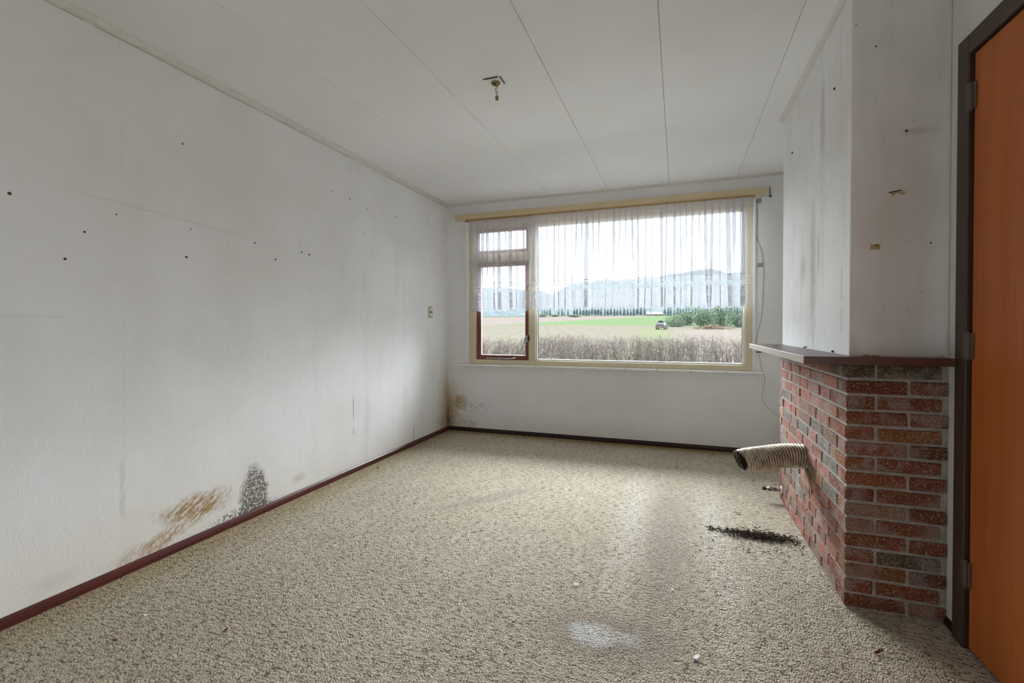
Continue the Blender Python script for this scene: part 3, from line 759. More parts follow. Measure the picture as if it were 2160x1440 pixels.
# bits lying on the mantel
tz = 1.0262
p = px(1757, 744, 2, tz); tag(lump('soot_lump', (p.x, p.y, tz+0.006), (0.009, 0.007, 0.006), M['soot'], 4), 'small black lump on the mantel near the papered corner', 'soot')
p = px(1636, 729.5, 2, tz); tag(lump('soot_patch', (p.x, p.y, tz+0.001), (0.020, 0.030, 0.0015), M['soot'], 8, 2), 'flat dark patch at the window end of the mantel', 'soot')
p = px(1705, 735, 2, tz); tag(flake('torn_paper_scrap', (min(p.x, X1-0.015), p.y, tz+0.004), 0.020, 0.009, M['frame_dark'], 5), 'dark torn scrap on the mantel against the papered chimney', 'scrap')
for i, (u, L, W, lb) in enumerate(((1828, 0.034, 0.010, 'long yellow crumb heap on the mantel by the chimney corner'), (1850, 0.018, 0.009, 'short yellow crumb beside the long heap on the mantel'), (1988, 0.013, 0.009, 'orange crumb on the mantel next to the door frame'))):
    q = px(u, 752, 1, Y1-0.045)
    o = lump('plaster_crumb', (q.x, Y1-0.035, tz+0.003), (L, W, 0.004), M['plaster_crumb'], 30+i, 2); tag(o, lb, 'crumb', 'crumbs on the mantel')

# ------------------------------------------------------------------ flexible flue duct in the brick face
def flue():
    n = 40; segs = 300; L = 0.325; rib_shade = []; verts = []; faces = []
    def centre(t): return Vector((BX+0.03-t*(L+0.03), HOLE_Y-0.105*t*t, HOLE_Z+0.002-0.016*t*t+0.006*math.sin(t*6)))
    for i in range(segs+1):
        t = i/segs; c = centre(t); d = (centre(min(1, t+0.01))-centre(max(0, t-0.01))).normalized()
        a = d.cross(Vector((0, 0, 1))).normalized(); b_ = a.cross(d)
        ph = t*25*2*math.pi
        amp = 0.0066*(1.0 if t < 0.8 else max(0.1, 1-(t-0.8)*4.5))
        R = 0.0575+amp*math.cos(ph)-(0.006 if t > .9 else 0)*((t-.9)/.1)
        for k in range(n):
            al = 2*math.pi*k/n; rr_ = R
            if t > 0.72: rr_ += 0.0045*noise.noise(Vector((math.cos(al)*3, math.sin(al)*3, t*22)))*min(1, (t-0.72)*8)
            rr_ *= 1.0-0.05*t*math.sin(al)**2
            rib_shade.append(0.5-0.5*math.cos(ph)); cut = 0.0
            if t > 0.97: cut = 0.008*noise.noise(Vector((math.cos(al)*5, math.sin(al)*5, 3.3)))
            verts.append(c+a*math.cos(al)*rr_+b_*math.sin(al)*rr_+d*cut + Vector((-1, 0, 0))*(0.030*(t**3)*(math.sin(al)*0.5)))
    for i in range(segs):
        for k in range(n): faces.append((i*n+k, i*n+(k+1) % n, (i+1)*n+(k+1) % n, (i+1)*n+k))
    o = mesh_obj('flue_duct', verts, faces, M['duct'], smooth=True)
    at_ = o.data.attributes.new('groove', 'FLOAT', 'POINT'); at_.data.foreach_set('value', rib_shade)
    sd = o.modifiers.new('wall', 'SOLIDIFY'); sd.thickness = 0.0022; sd.offset = -1
    tag(o, 'short corrugated aluminium flue duct sticking out of the brick face', 'duct')
    # dark lining seen through the torn end
    lin_v = []; lin_f = []
    for i in range(12):
        t = 0.30+0.685*i/11; c = centre(t)
        for k in range(n):
            al = 2*math.pi*k/n; lin_v.append(c+Vector((-1, 0, 0))*(0.030*(t**3)*(math.sin(al)*0.5))+Vector((0, math.cos(al), math.sin(al)))*0.0485)
    for i in range(11):
        for k in range(n): lin_f.append((i*n+k, i*n+(k+1) % n, (i+1)*n+(k+1) % n, (i+1)*n+k))
    lin_f.append(tuple(range(n)))
    mesh_obj('dark_lining', lin_v, lin_f, M['soot'], o, True)
    return o
fd = flue()
b = MB(); R0 = 0.062; prev = None
ringp = [(HOLE_Y+R0*math.cos(2*math.pi*k/24), HOLE_Z+R0*math.sin(2*math.pi*k/24)) for k in range(25)]
b.tube([(BX+0.004, y, z) for y, z in ringp], 0.006, 6, cap=False); b.build('wall_collar', M['mortar'], fd)

# gas tap at the far foot of the brick face
gt = empty('gas_tap', (BX, 3.50, 0.068)); tag(gt, 'small gas tap with black end near the floor at the brick base', 'tap')
ty, tz2 = 3.470, 0.075
MB().tube([(BX+0.01, ty, tz2), (BX-0.030, ty, tz2)], 0.011, 12).build('pipe_stub', M['metal'], gt)
MB().tube([(BX-0.030, ty, tz2), (BX-0.033, ty, tz2), (BX-0.045, ty, tz2), (BX-0.048, ty, tz2)], [0.011, 0.015, 0.015, 0.011], 6).build('union_nut', M['brass'], gt)
MB().tube([(BX-0.048, ty, tz2), (BX-0.062, ty, tz2), (BX-0.072, ty, tz2), (BX-0.090, ty, tz2)], [0.009, 0.014, 0.014, 0.009], 12).build('valve_body', M['metal'], gt)
b = MB(); b.tube([(BX-0.067, ty-0.010, tz2), (BX-0.067, ty-0.024, tz2)], 0.006, 8); b.box(BX-0.085, BX-0.058, ty-0.028, ty-0.022, tz2-0.004, tz2+0.004, 0.001)
b.build('valve_lever', M['black'], gt)
MB().tube([(BX-0.090, ty, tz2), (BX-0.112, ty, tz2)], [0.013, 0.012], 12).build('end_cap', M['black'], gt)
MB().tube([(BX-0.004, ty, tz2), (BX+0.001, ty, tz2)], [0.024, 0.026], 16).build('rosette', M['white'], gt)

# ------------------------------------------------------------------ wires beside the window
def wire(name, pts, r, m, parent=None):
    P = [px(u, v, 1, YD) if not isinstance(u, Vector) else u for u, v in pts]
    # smooth by Catmull-Rom
    out = []
    for i in range(len(P)-1):
        p0, p1, p2, p3 = P[max(i-1, 0)], P[i], P[i+1], P[min(i+2, len(P)-1)]
        for k in range(6):
            t = k/6; out.append(0.5*((2*p1)+(p2-p0)*t+(2*p0-5*p1+4*p2-p3)*t*t+(3*p1-p0-3*p2+p3)*t**3))
    out.append(P[-1])
    for q in out: q.y = YD-0.0015-r
    b = MB(); b.tube(out, r, 6); return b.build(name, m, parent, smooth=True), out
cab, _ = wire('aerial_cable', [(1624, 414), (1612, 413), (1601, 420), (1597, 432), (1598, 460), (1596, 490), (1598, 503), (1603, 520), (1608, 540), (1610, 580), (1608, 640), (1605, 675), (1598, 700), (1596, 712), (1596, 736)], 0.0022, M['cable'])
tag(cab, 'thin grey cable looping down beside the right edge of the window', 'cable')
for (u, v) in ((1600, 424), (1603, 559)):
    q = px(u, v, 1, YD); MB().box(q.x-0.021, q.x+0.021, YD-0.013, YD-0.0005, q.z-0.017, q.z+0.017, 0.003).build('cable_clip', M['grey_plastic'], cab, label='grey plastic cable clip')
q = px(1624, 414, 1, YD); MB().tube([(q.x-0.008, YD-0.010, q.z-0.004), (q.x+0.010, YD-0.012, q.z+0.004)], [0.006, 0.0095], 10).build('cable_plug', M['black'], cab, label='black plug end')
q = px(1596, 505, 1, YD); MB().tube([(q.x-0.002, YD-0.004, q.z-0.012), (q.x, YD-0.004, q.z+0.012)], 0.0045, 8).build('cable_joint', M['cable'], cab)
c2, _ = wire('lower_wire', [(1596, 742), (1601, 748), (1604, 765), (1608, 785), (1614, 800), (1610, 818), (1608, 838), (1613, 852), (1625, 864), (1640, 876), (1656, 890)], 0.0016, M['cable'])
tag(c2, 'thin dark wire trailing down the wall below the mantel end', 'cable')
q = px(1600, 742, 1, YD); MB().box(q.x-0.022, q.x+0.022, YD-0.012, YD-0.0005, q.z-0.006, q.z+0.004, 0.001).build('wire_clip', M['black'], c2, label='black clip')

# ------------------------------------------------------------------ light switch on the left wall
sw = empty('wall_switch', (0, 4.289, 1.302)); tag(sw, 'cream double switch plate on the left wall near the window corner', 'switch')
MB().box(0.0003, 0.010, 4.249, 4.329, 1.242, 1.362, 0.003, 2).build('plate', M['switch'], sw)
for zc in (1.275, 1.329):
    MB().box(0.008, 0.0155, 4.262, 4.316, zc-0.021, zc+0.021, 0.003, 2).build('rocker', M['switch'], sw)
b = MB(); b.box(0.009, 0.0112, 4.2585, 4.3195, 1.2495, 1.3545); b.build('rocker_gap', M['grout'], sw)

# ------------------------------------------------------------------ ceiling lamp outlet, its lamp gone
lx, ly = 1.462, 2.428
cl = empty('ceiling_outlet', (lx, ly, HC)); tag(cl, 'broken ceiling lamp outlet with loose wires and connector hanging', 'outlet')
MB().box(lx-0.040, lx+0.040, ly-0.040, ly+0.040, HC-0.004, HC-0.0003, 0.001).build('cover_plate', M['white'], cl)
b = MB(); b.box(lx-0.050, lx+0.036, ly-0.0505, ly-0.044, HC-0.0042, HC-0.0004); b.box(lx+0.045, lx+0.050, ly-0.046, ly+0.030, HC-0.0042, HC-0.0004)
b.build('open_gap', M['black'], cl, label='dark open gap beside the plate')
b = MB(); b.tube([(lx+0.004, ly+0.003, HC-0.004), (lx+0.004, ly+0.003, HC-0.014)], [0.026, 0.022], 20); b.build('base_ring', M['wireY'], cl, label='yellow brown lamp base')
b = MB(); b.tube([(lx+0.002, ly-0.006, HC-0.014), (lx+0.002, ly-0.006, HC-0.019)], 0.008, 10); b.build('centre_hole', M['black'], cl)
b = MB(); b.tube([(lx-0.018, ly+0.0, HC-0.008), (lx-0.012, ly-0.016, HC-0.017), (lx+0.006, ly-0.026, HC-0.018)], 0.003, 6); b.build('hook', M['black'], cl)
b = MB(); b.tube([(lx+0.005, ly-0.01, HC-0.016), (lx+0.012, ly-0.006, HC-0.032), (lx+0.006, ly-0.01, HC-0.048), (lx+0.012, ly-0.006, HC-0.066), (lx+0.012, ly-0.006, HC-0.086)], 0.0017, 6); b.build('blue_wire', M['wireB'], cl)
b = MB(); b.tube([(lx+0.009, ly-0.008, HC-0.016), (lx+0.018, ly-0.004, HC-0.036), (lx+0.012, ly-0.002, HC-0.052), (lx+0.020, ly-0.004, HC-0.070), (lx+0.017, ly-0.004, HC-0.086)], 0.0017, 6); b.build('brown_wire', M['wireY'], cl)
b = MB(); b.tube([(lx+0.014, ly-0.005, HC-0.082), (lx+0.014, ly-0.005, HC-0.085), (lx+0.014, ly-0.005, HC-0.104), (lx+0.014, ly-0.005, HC-0.107)], [0.006, 0.009, 0.009, 0.006], 10); b.build('connector', M['wireY'], cl)

# ------------------------------------------------------------------ plugs and nails left in the walls
def plug(loc, nrm, r, m, parent=None, length=0.005):
    nrm = Vector(nrm); loc = Vector(loc); b = MB()
    r *= 0.68; b.tube([loc+nrm*0.0002, loc+nrm*length*0.7, loc+nrm*length], [r*1.15, r, r*0.55], 8)
    return b.build('wall_plug', m, parent, loc=loc)
plugs = [(20, 408, .0085, 'leafbit', 'brown wall plug at the far left edge, highest of the left wall'),
         (385, 303, .0075, 'wireY', 'wall plug with torn paper high on the left wall'),
         (137, 546, .007, 'black', 'dark plug left of the others on the left wall, smudged'),
         (178, 489, .006, 'black', 'dark plug just above the smudged one on the left wall'),
         (393, 542, .0075, 'black', 'lone dark plug in the middle of the left wall'),
         (537, 512, .006, 'black', 'dark plug at the right end of the faint slanting line'),
         (581, 547, .0065, 'black', 'dark plug with chipped paper running down below it'),
         (636, 532, .007, 'black', 'left one of the close pair of dark plugs'),
         (652, 537, .007, 'black', 'right one of the close pair of dark plugs'),
         (701, 403, .006, 'black', 'double dark plug high on the left wall'),
         (738, 419, .006, 'black', 'dark plug above the long vertical paper seam'),
         (774, 441, .006, 'black', 'dark plug right of the long vertical seam, high'),
         (768, 493, .005, 'black', 'small dark plug below the one right of the seam'),
         (834, 458, .007, 'black', 'high dark plug nearest the window corner'),
         (903, 472, .005, 'black', 'tiny dark nail right beside the window corner'),
         (245, 452, .004, 'black', 'tiny nail on the faint slanting line at left'),
         (402, 483, .004, 'black', 'tiny nail half way along the faint slanting line')]
for u, v, r, m, lb in plugs:
    q = px(u, v, 0, 0.0); tag(plug((0, q.y, q.z), (1, 0, 0), r, M[m]), lb, 'wall plug', 'plugs in the left wall')
for u, v, ax, val, nr, r, lb in ((1761, 187, 0, X1, (-1, 0, 0), .008, 'torn dark plug high on the window side of the chimney'),
                                 (1672, 322, 0, X1, (-1, 0, 0), .009, 'dark plug at the window edge of the chimney, below the ceiling'),
                                 (1848, 98, 1, Y1, (0, -1, 0), .004, 'round nail near the top of the chimney front'),
                                 (1912, 276, 1, Y1, (0, -1, 0), .006, 'dark plug in the centre of the chimney front'),
                                 (1963, 512, 1, Y1, (0, -1, 0), .004, 'bent nail on the right of the chimney front')):
    q = px(u, v, ax, val); q[ax] = val
    tag(plug(q, nr, r, M['soot']), lb, 'wall plug', 'plugs in the chimney')
# yellowed tape on the chimney front
def tape(u0, v0, u1, v1, lb, notch):
    a, b_ = px(u0, v1, 1, Y1), px(u1, v0, 1, Y1)
    x0, x1, z0, z1 = a.x, b_.x, a.z, b_.z
    if notch: pts = [(x0, z0+.012), (x0+.012, z0), (x0+.02, (z0+z1)/2+.002), (x1-.02, (z0+z1)/2-.001), (x1-.012, z0+.002), (x1, z0+.008), (x1, z1-.003), ((x0+x1)/2, z1), (x0, z1-.006)]
    else: pts = [(x0, z0), (x1, z0+.001), (x1-.001, z1), (x0+.001, z1-.001)]
    o = MB().poly([(x, Y1-0.0003, z) for x, z in pts], 0.0008, (0, -1, 0)).build('tape_scrap', M['tape']); return tag(o, lb, 'tape', 'tape on the chimney')
t1 = tape(1877, 402, 1911, 414, 'torn yellowed tape scrap, upper one on the chimney front', True)
q = px(1893, 403, 1, Y1); MB().tube([(q.x-.03, Y1-.003, q.z-.004), (q.x, Y1-.004, q.z+.001), (q.x+.012, Y1-.003, q.z+.002)], 0.0018, 6).build('nail', M['soot'], t1)
t2 = tape(1835, 514, 1857, 527, 'small square of yellowed tape, lower one on the chimney front', False)
q = px(1847, 519, 1, Y1); MB().tube([(q.x, Y1-.001, q.z), (q.x+.003, Y1-.006, q.z+.003)], 0.0025, 6).build('nail', M['soot'], t2)

# ------------------------------------------------------------------ litter on the carpet
CZ = 0.003
for u, v, L, W, m, name, lb, grp in ((1215, 1235, .017, .010, 'chip', 'paint_flake', 'white paint flake in the middle of the carpet', 'white flakes'),
        (1470, 1389, .016, .012, 'chip', 'paint_flake', 'white paint flake at the lower right of the worn ring', 'white flakes'),
        (1419, 1246, .011, .004, 'chip', 'paint_flake', 'thin white flake right of the middle of the carpet', 'white flakes'),
        (1159, 1239, .008, .004, 'chip', 'paint_flake', 'tiny white flake left of the middle flake', 'white flakes'),
        (708, 1153, .012, .008, 'chip', 'paint_flake', 'pale bluish flake on the carpet towards the left wall', 'white flakes'),
        (307, 1300, .011, .006, 'chip', 'paint_flake', 'white flake nearest the left baseboard', 'white flakes'),
        (1578, 1162, .024, .008, 'leafbit', 'leaf_scrap', 'reddish brown leaf scrap just in front of the soot pile', 'leaf scraps'),
        (1555, 1083, .022, .007, 'leafbit', 'leaf_scrap', 'dark brown leaf scrap just behind the soot pile', 'leaf scraps'),
        (475, 1333, .014, .008, 'leafbit', 'leaf_scrap', 'brown leaf scrap on the left foreground carpet', 'leaf scraps'),
        (243, 1353, .018, .007, 'leafbit', 'leaf_scrap', 'dark leaf scrap at the lower left of the carpet', 'leaf scraps'),
        (1448, 1404, .010, .006, 'leafbit', 'leaf_scrap', 'brown scrap just left of the lower right white flake', 'leaf scraps'),
        (1852, 1378, .030, .006, 'leafbit', 'leaf_scrap', 'long thin brown leaf on the carpet by the brick front', 'leaf scraps'),
        (1083, 1314, .009, .007, 'leafbit', 'leaf_scrap', 'brown scrap left of the worn ring', 'leaf scraps'),
        (1502, 960, .022, .012, 'leafbit', 'leaf_scrap', 'brown scrap near the baseboard under the window', 'leaf scraps'),
        (797, 988, .016, .010, 'leafbit', 'leaf_scrap', 'small dark scrap by the left baseboard far back', 'leaf scraps'),
        (875, 1063, .013, .009, 'leafbit', 'leaf_scrap', 'small dark scrap beside the greyish worn streak', 'leaf scraps')):
    q = px(u, v, 2, 0.0); tag(flake(name, (q.x, q.y, CZ+0.002), L, W, M[m], int(u+v), 0.2), lb, 'leaf' if 'leaf' in name else 'flake', grp)
for i, (u, v, lb) in enumerate(((540, 1141, 'orange crumb on the carpet nearest the black mould'), (438, 1203, 'orange crumb on the left carpet, the middle one'), (393, 1216, 'orange crumb on the left carpet, the nearest one'))):
    q = px(u, v, 2, 0.0); tag(lump('orange_crumb', (q.x, q.y, CZ+0.003), (.012, .006, .004), M['crumb'], 60+i), lb, 'crumb', 'orange crumbs')
q = px(566, 1420, 2, 0); tag(lump('dark_clot', (q.x, q.y, CZ), (.009, .009, .004), M['wireY'], 77, 2), 'round dark clot on the carpet at the bottom of the view', 'clot')

def litter(name, m, spots, label, seed):
    """heap of tiny slivers, one object"""
    rr = random.Random(seed); V = []; Fc = []
    for (x, y, h, L, w) in spots:
        a = rr.uniform(0, 3.14); d = Vector((math.cos(a), math.sin(a), rr.uniform(-.2, .2)))*L; s = Vector((-math.sin(a), math.cos(a), 0))*w
        c = Vector((x, y, h)); k = len(V)
        V += [c-d-s, c+d-s*.3, c+d*.8+s, c-d*.7+s, c+Vector((0, 0, w*1.3))]
        Fc += [(k, k+1, k+4), (k+1, k+2, k+4), (k+2, k+3, k+4), (k+3, k, k+4), (k+3, k+2, k+1, k)]
    o = mesh_obj(name, V, Fc, m); return tag(o, label, 'litter', kind='stuff')
rs = random.Random(5); sp = []
for i in range(1100):
    q = abs(rs.gauss(0, 1))
    cxp = rs.gauss(2.86, 0.085); cyp = rs.gauss(2.845, 0.034)
    if i % 5 == 0: cxp = rs.uniform(2.58, 2.80); cyp = rs.gauss(2.865-(cxp-2.6)*0.02, 0.017)
    if i % 9 == 0: cxp = rs.gauss(2.86, 0.17); cyp = rs.gauss(2.80, 0.10)
    if cxp > BX-0.02: continue
    sp.append((cxp, cyp, CZ+rs.uniform(0, .006)*math.exp(-((cxp-2.87)/.1)**2), rs.uniform(.002, .010), rs.uniform(.001, .0035)))
litter('soot_pile', M['soot'], sp, 'scattered pile of black soot on the carpet beside the bricks', 1)
sp = []
for i in range(1100):
    xx, yy = rs.uniform(0.05, 3.3), rs.uniform(0.95, 4.6)
    if xx > BX-0.03 and yy > BY-0.03 : continue
    if noise.noise(Vector((xx*2.2, yy*2.2, 0))) < rs.uniform(-.5, .25): continue
    sp.append((xx, yy, CZ, rs.uniform(.0015, .005), rs.uniform(.001, .0028)))
litter('carpet_litter', M['leafbit'], sp, 'fine dark brown crumbs scattered all over the carpet', 2)
sp = []
for i in range(420):
    t = rs.random()
    if t < .6: sp.append((rs.uniform(0.05, 1.6), YD-0.02-abs(rs.gauss(0, .03)), CZ, rs.uniform(.002, .005), rs.uniform(.001, .003)))
    else: sp.append((0.024+abs(rs.gauss(0, .02)), rs.uniform(1.0, 4.6), CZ, rs.uniform(.0015, .004), rs.uniform(.001, .002)))
M['dust'] = mat('pale plaster dust', (0.62, 0.55, 0.42), 0.9, 0.1)
litter('plaster_litter', M['dust'], sp, 'pale plaster crumbs along the left and far baseboards', 3)

# ================================================================== outside
def terr(x, y):
    K = [(4, -.35), (30, -.15), (60, .28), (91, .77), (120, 1.63), (150, 2.6), (250, 6.2), (350, 9.6), (460, 13.0), (620, 16), (2500, 30)]
    yy = max(4, y)
    for (a, za), (b_, zb) in zip(K, K[1:]):
        if yy <= b_: t = (yy-a)/(b_-a); return za+(zb-za)*t
    return 30
def tpx(u, v):
    d = ray(u, v); t = 8.0
    while t < 2000:
        q = CAM+d*t
        if q.z <= terr(q.x, q.y): return q
        t *= 1.004
    return q
Y_G1 = tpx(1130, 684.5); Y_G2 = tpx(1390, 687.0); Y_P1 = tpx(1130, 680.5); Y_P2 = tpx(1310, 670.5); Y_F = tpx(1250, 667.0)
def linef(A, B_, x, y):
    """positive beyond the line A-B"""
    k = (B_.y-A.y)/(B_.x-A.x); return y-(A.y+k*(x-A.x)) if not isinstance(x, X) else y-(x-A.x)*k-A.y
def ground_mat():
    x, y, z = coords(); P = vec(x, y, 0.0)
    n1 = noi(P, 0.35, 4, 0.6); n2 = noi(vec(x*3.0, y*0.4, 0.0), 1.0, 4, 0.65); n3 = noi(P, 3.0, 3, 0.7)
    stub = mix(ss(n2, 0.35, 0.68), (0.070, 0.062, 0.049), (0.056, 0.052, 0.039))
    rows = fn('SINE', (x*0.9+y*0.25)*3.0)
    stub = mix(ss(rows, 0.2, 0.9)*0.25, stub, (0.045, 0.038, 0.031))
    green = mix(n1, (0.042, 0.060, 0.028), (0.050, 0.063, 0.035))
    pink = mix(n1, (0.073, 0.061, 0.053), (0.068, 0.057, 0.051))
    far = mix(ss(noi(P, 0.03, 4, 0.7), 0.4, 0.6), (0.036, 0.045, 0.031), (0.046, 0.052, 0.039))
    c = mix(ss(linef(Y_G1, Y_G2, x, y), -0.8, 0.8), stub, green)
    c = mix(ss(linef(Y_P1, Y_P2, x, y), -1.0, 1.0), c, pink)
    c = mix(ss(y-Y_F.y, -2.0, 2.0), c, far)
    a = tpx(1372, 712); b_ = tpx(1385, 692)                    # grassy track up to the car
    k = (b_.x-a.x)/(b_.y-a.y); dtr = fn('ABSOLUTE', x-(y-a.y)*k-a.x+(n3-0.5)*1.2)
    c = mix(ss(dtr-y*0.018, 1.2, 0.2)*ss(y, b_.y+8, b_.y)*0.8, c, (0.057, 0.062, 0.036))
    r0 = tpx(1420, 705)
    right = ss(x-(y-r0.y)*k-r0.x, 0.0, 1.0)*ss(y-r0.y, 25.0, 15.0)
    c = mix(right*0.8, c, (0.070, 0.059, 0.051))
    near = ss(y, 10.5, 9.5)
    c = mix(near, c, mix(n3, (0.30, 0.29, 0.27), (0.22, 0.21, 0.19)))
    return dict(c=c, h=n3, s=0.3, d=0.05)
M['ground'] = mat('fields', ground_mat, 1.0, 0.0)
gv, gf = [], []
ys = [YD+T+0.01, 6, 8, 10, 14, 20, 30, 45, 60, 75, 91, 105, 120, 135, 150, 200, 250, 300, 350, 400, 460, 540, 620, 1200, 2500]
xs = [-2500, -900, -500, -300, -200, -120, -70, -40, -20, -8, 0, 8, 20, 40, 70, 120, 200, 300, 500, 900, 2500]
for y in ys:
    for x in xs: gv.append((x, y, terr(x, y)))
nx = len(xs)
for j in range(len(ys)-1):
    for i in range(nx-1): gf.append((j*nx+i, j*nx+i+1, (j+1)*nx+i+1, (j+1)*nx+i))
gr = mesh_obj('ground', gv, gf, M['ground']); gr['kind'] = 'structure'; gr['label'] = 'stubble fields with a green strip rising to the forest edge'
# ground behind the house
gb = mesh_obj('back_garden', [(-40, -60, -.35), (40, -60, -.35), (40, YB-T-.01, -.35), (-40, YB-T-.01, -.35)], [(0, 1, 2, 3)], M['ground']); gb['kind'] = 'structure'

# wooded ridge behind
def ridge(u):
    K = [(700, 600), (1000, 614), (1060, 612), (1110, 617), (1135, 616), (1165, 629), (1200, 606), (1260, 599), (1330, 594), (1400, 590), (1470, 577), (1500, 573), (1530, 583), (1600, 584), (1700, 590), (1900, 600), (2300, 620)]
    for (a, za), (b_, zb) in zip(K, K[1:]):
        if u <= b_: return za+(zb-za)*(u-a)/(b_-a)
    return 620
def hill_mat():
    x, y, z = coords(); P = vec(x, y, z)
    n = noi(P, 0.05, 4, 0.7); n2 = noi(P, 0.25, 3, 0.7)
    return dict(c=mix(ss(n*0.6+n2*0.4, 0.38, 0.62), (0.050, 0.061, 0.066), (0.072, 0.083, 0.084)), h=n2, s=0.4, d=2.0)  # aerial haze put into the canopy colour as a bluish tint
M['hill'] = mat('haze tinted canopy', hill_mat, 1.0, 0.0)
hv, hf = [], []; NU, NV = 260, 26
for i in range(NU+1):
    u = 700+1600*i/NU; d = ray(u, 690); d = Vector((d.x, d.y, 0)).normalized()
    for j in range(NV+1):
        k = j/NV; R = 640+520*k
        topz = CAM.z+(690-ridge(u))/F_PX*(1160/ (1/ (d.dot(Vector((_f.x, _f.y, 0))))))
        base = CAM+d*R; zb = 15.0; z = zb+(topz-zb)*math.sin(k*math.pi/2)
        z += 5*noise.noise(Vector((base.x*.03, base.y*.03, 1)))+3.0*noise.noise(Vector((base.x*.12, base.y*.12, 2)))*(1 if j > 0 else 0)
        hv.append((base.x, base.y, z))
for i in range(NU):
    for j in range(NV):
        p = i*(NV+1)+j; hf.append((p, p+NV+1, p+NV+2, p+1))
hl = mesh_obj('wooded_ridge', hv, hf, M['hill'], smooth=True); hl['kind'] = 'structure'; hl['label'] = 'hazy wooded ridge on the horizon behind the lace'

# trees: crowns of leaf cards and cones
def leafy(name, seed, n, size, leaf, m):
    """rounded shrub of n small leaf cards over a unit-ish crown"""
    rr = random.Random(seed); V = []; Fc = []
    blobs = [(Vector((rr.uniform(-.45, .45), rr.uniform(-.4, .4), rr.uniform(.25, .75))), rr.uniform(.28, .45)) for _ in range(9)]
    for i in range(n):
        c, R = rr.choice(blobs); d = Vector((rr.gauss(0, 1), rr.gauss(0, 1), rr.gauss(0, 1))).normalized()
        q = c+d*R*rr.uniform(.75, 1.03); q = Vector((q.x*size[0], q.y*size[1], max(0.0, q.z*size[2])))
        a = Vector((rr.gauss(0, 1), rr.gauss(0, 1), rr.gauss(0, 1))).normalized(); b_ = a.cross(d).normalized() if a.cross(d).length > .01 else Vector((0, 0, 1))
        L = leaf*rr.uniform(.6, 1.4); k = len(V); V += [q-a*L, q+b_*L*.5, q+a*L, q-b_*L*.5]; Fc.append((k, k+1, k+2, k+3))
    me = bpy.data.meshes.new(name); me.from_pydata(V, [], Fc); me.materials.append(m); return me
def leaf_paint(c1, c2):
    def f():
        x, y, z = coords(); n = noi(vec(x, y, z), 0.9, 3, 0.7); r = rand_obj()
        return mix(clamp(ss(n, 0.35, 0.65)*0.8+r*0.2), c1, c2)
    return f
M['bush'] = mat('green bush leaves', leaf_paint((0.079, 0.109, 0.071), (0.107, 0.135, 0.092)), 0.9, 0.05)
M['conifer'] = mat('blue green conifer', leaf_paint((0.038, 0.051, 0.051), (0.052, 0.064, 0.061)), 0.9, 0.05)
M['trunk'] = mat('dark bark', (0.051, 0.046, 0.041), 0.9, 0.05)
M['heap'] = mat('dry brown brushwood', paint((0.115, 0.082, 0.057), (0.079, 0.054, 0.040), 0.7), 0.95, 0.05)
bush_meshes = [leafy('crown', 100+i, 3600, (1, 1, 1), 0.035, M['bush']) for i in range(3)]
trunk = MB().tube([(0, 0, -0.1), (0, 0, 0.55)], [0.05, 0.02], 6).build('stem', M['trunk']); trunk_me = trunk.data; bpy.data.objects.remove(trunk)
def bush(u, vb, wpx, hpx, k, lb):
    q = tpx(u, vb); dep = (q-CAM).dot(_f); w = wpx/F_PX*dep; h = hpx/F_PX*dep
    e = empty('bush', (q.x, q.y, q.z-0.1)); tag(e, lb, 'bush', 'bushes in the field')
    for me, nm in ((bush_meshes[k % 3], 'crown'), (trunk_me, 'stem')):
        o = bpy.data.objects.new(nm, me); C.objects.link(o); o.parent = e; o.rotation_euler = (0, 0, 0.9*k); o.scale = (w*0.62, w*0.62, h*0.93)
bush(1424, 689, 46, 30, 0, 'low green bush right beside the parked car')
bush(1452, 686, 60, 40, 1, 'round green bush behind the one beside the car')
bush(1484, 690, 62, 46, 2, 'large green bush in the middle of the clump')
bush(1520, 688, 62, 48, 3, 'tall green bush right of the middle of the clump')
bush(1556, 690, 56, 44, 4, 'green bush at the right edge of the pane')
bush(1596, 689, 60, 48, 5, 'green bush beyond the window frame, mostly hidden')
bush(1143, 668.5, 30, 9, 6, 'small far hedge bush near the centre bar')
bush(1172, 668, 26, 7, 7, 'small far bush right of the centre bar')
bush(1215, 668.5, 40, 7, 8, 'flat far bush in the grass strip')
q = tpx(1503, 694); b = MB()
rr = random.Random(9)
for i in range(260):
    c = Vector((rr.gauss(0, 1.5), rr.gauss(0, .8), 0)); c.z = max(0, 0.75*math.exp(-(c.x/2.0)**2)*rr.random()); a = rr.uniform(0, 3.14); L = rr.uniform(.25, .6)
    b.tube([c-Vector((math.cos(a), math.sin(a), .25))*L, c+Vector((math.cos(a), math.sin(a), .25))*L], 0.03, 3, cap=False)
o = b.build('brushwood_heap', M['heap']); o.location = q; tag(o, 'brown heap of dead branches in front of the green bushes', 'brushwood')

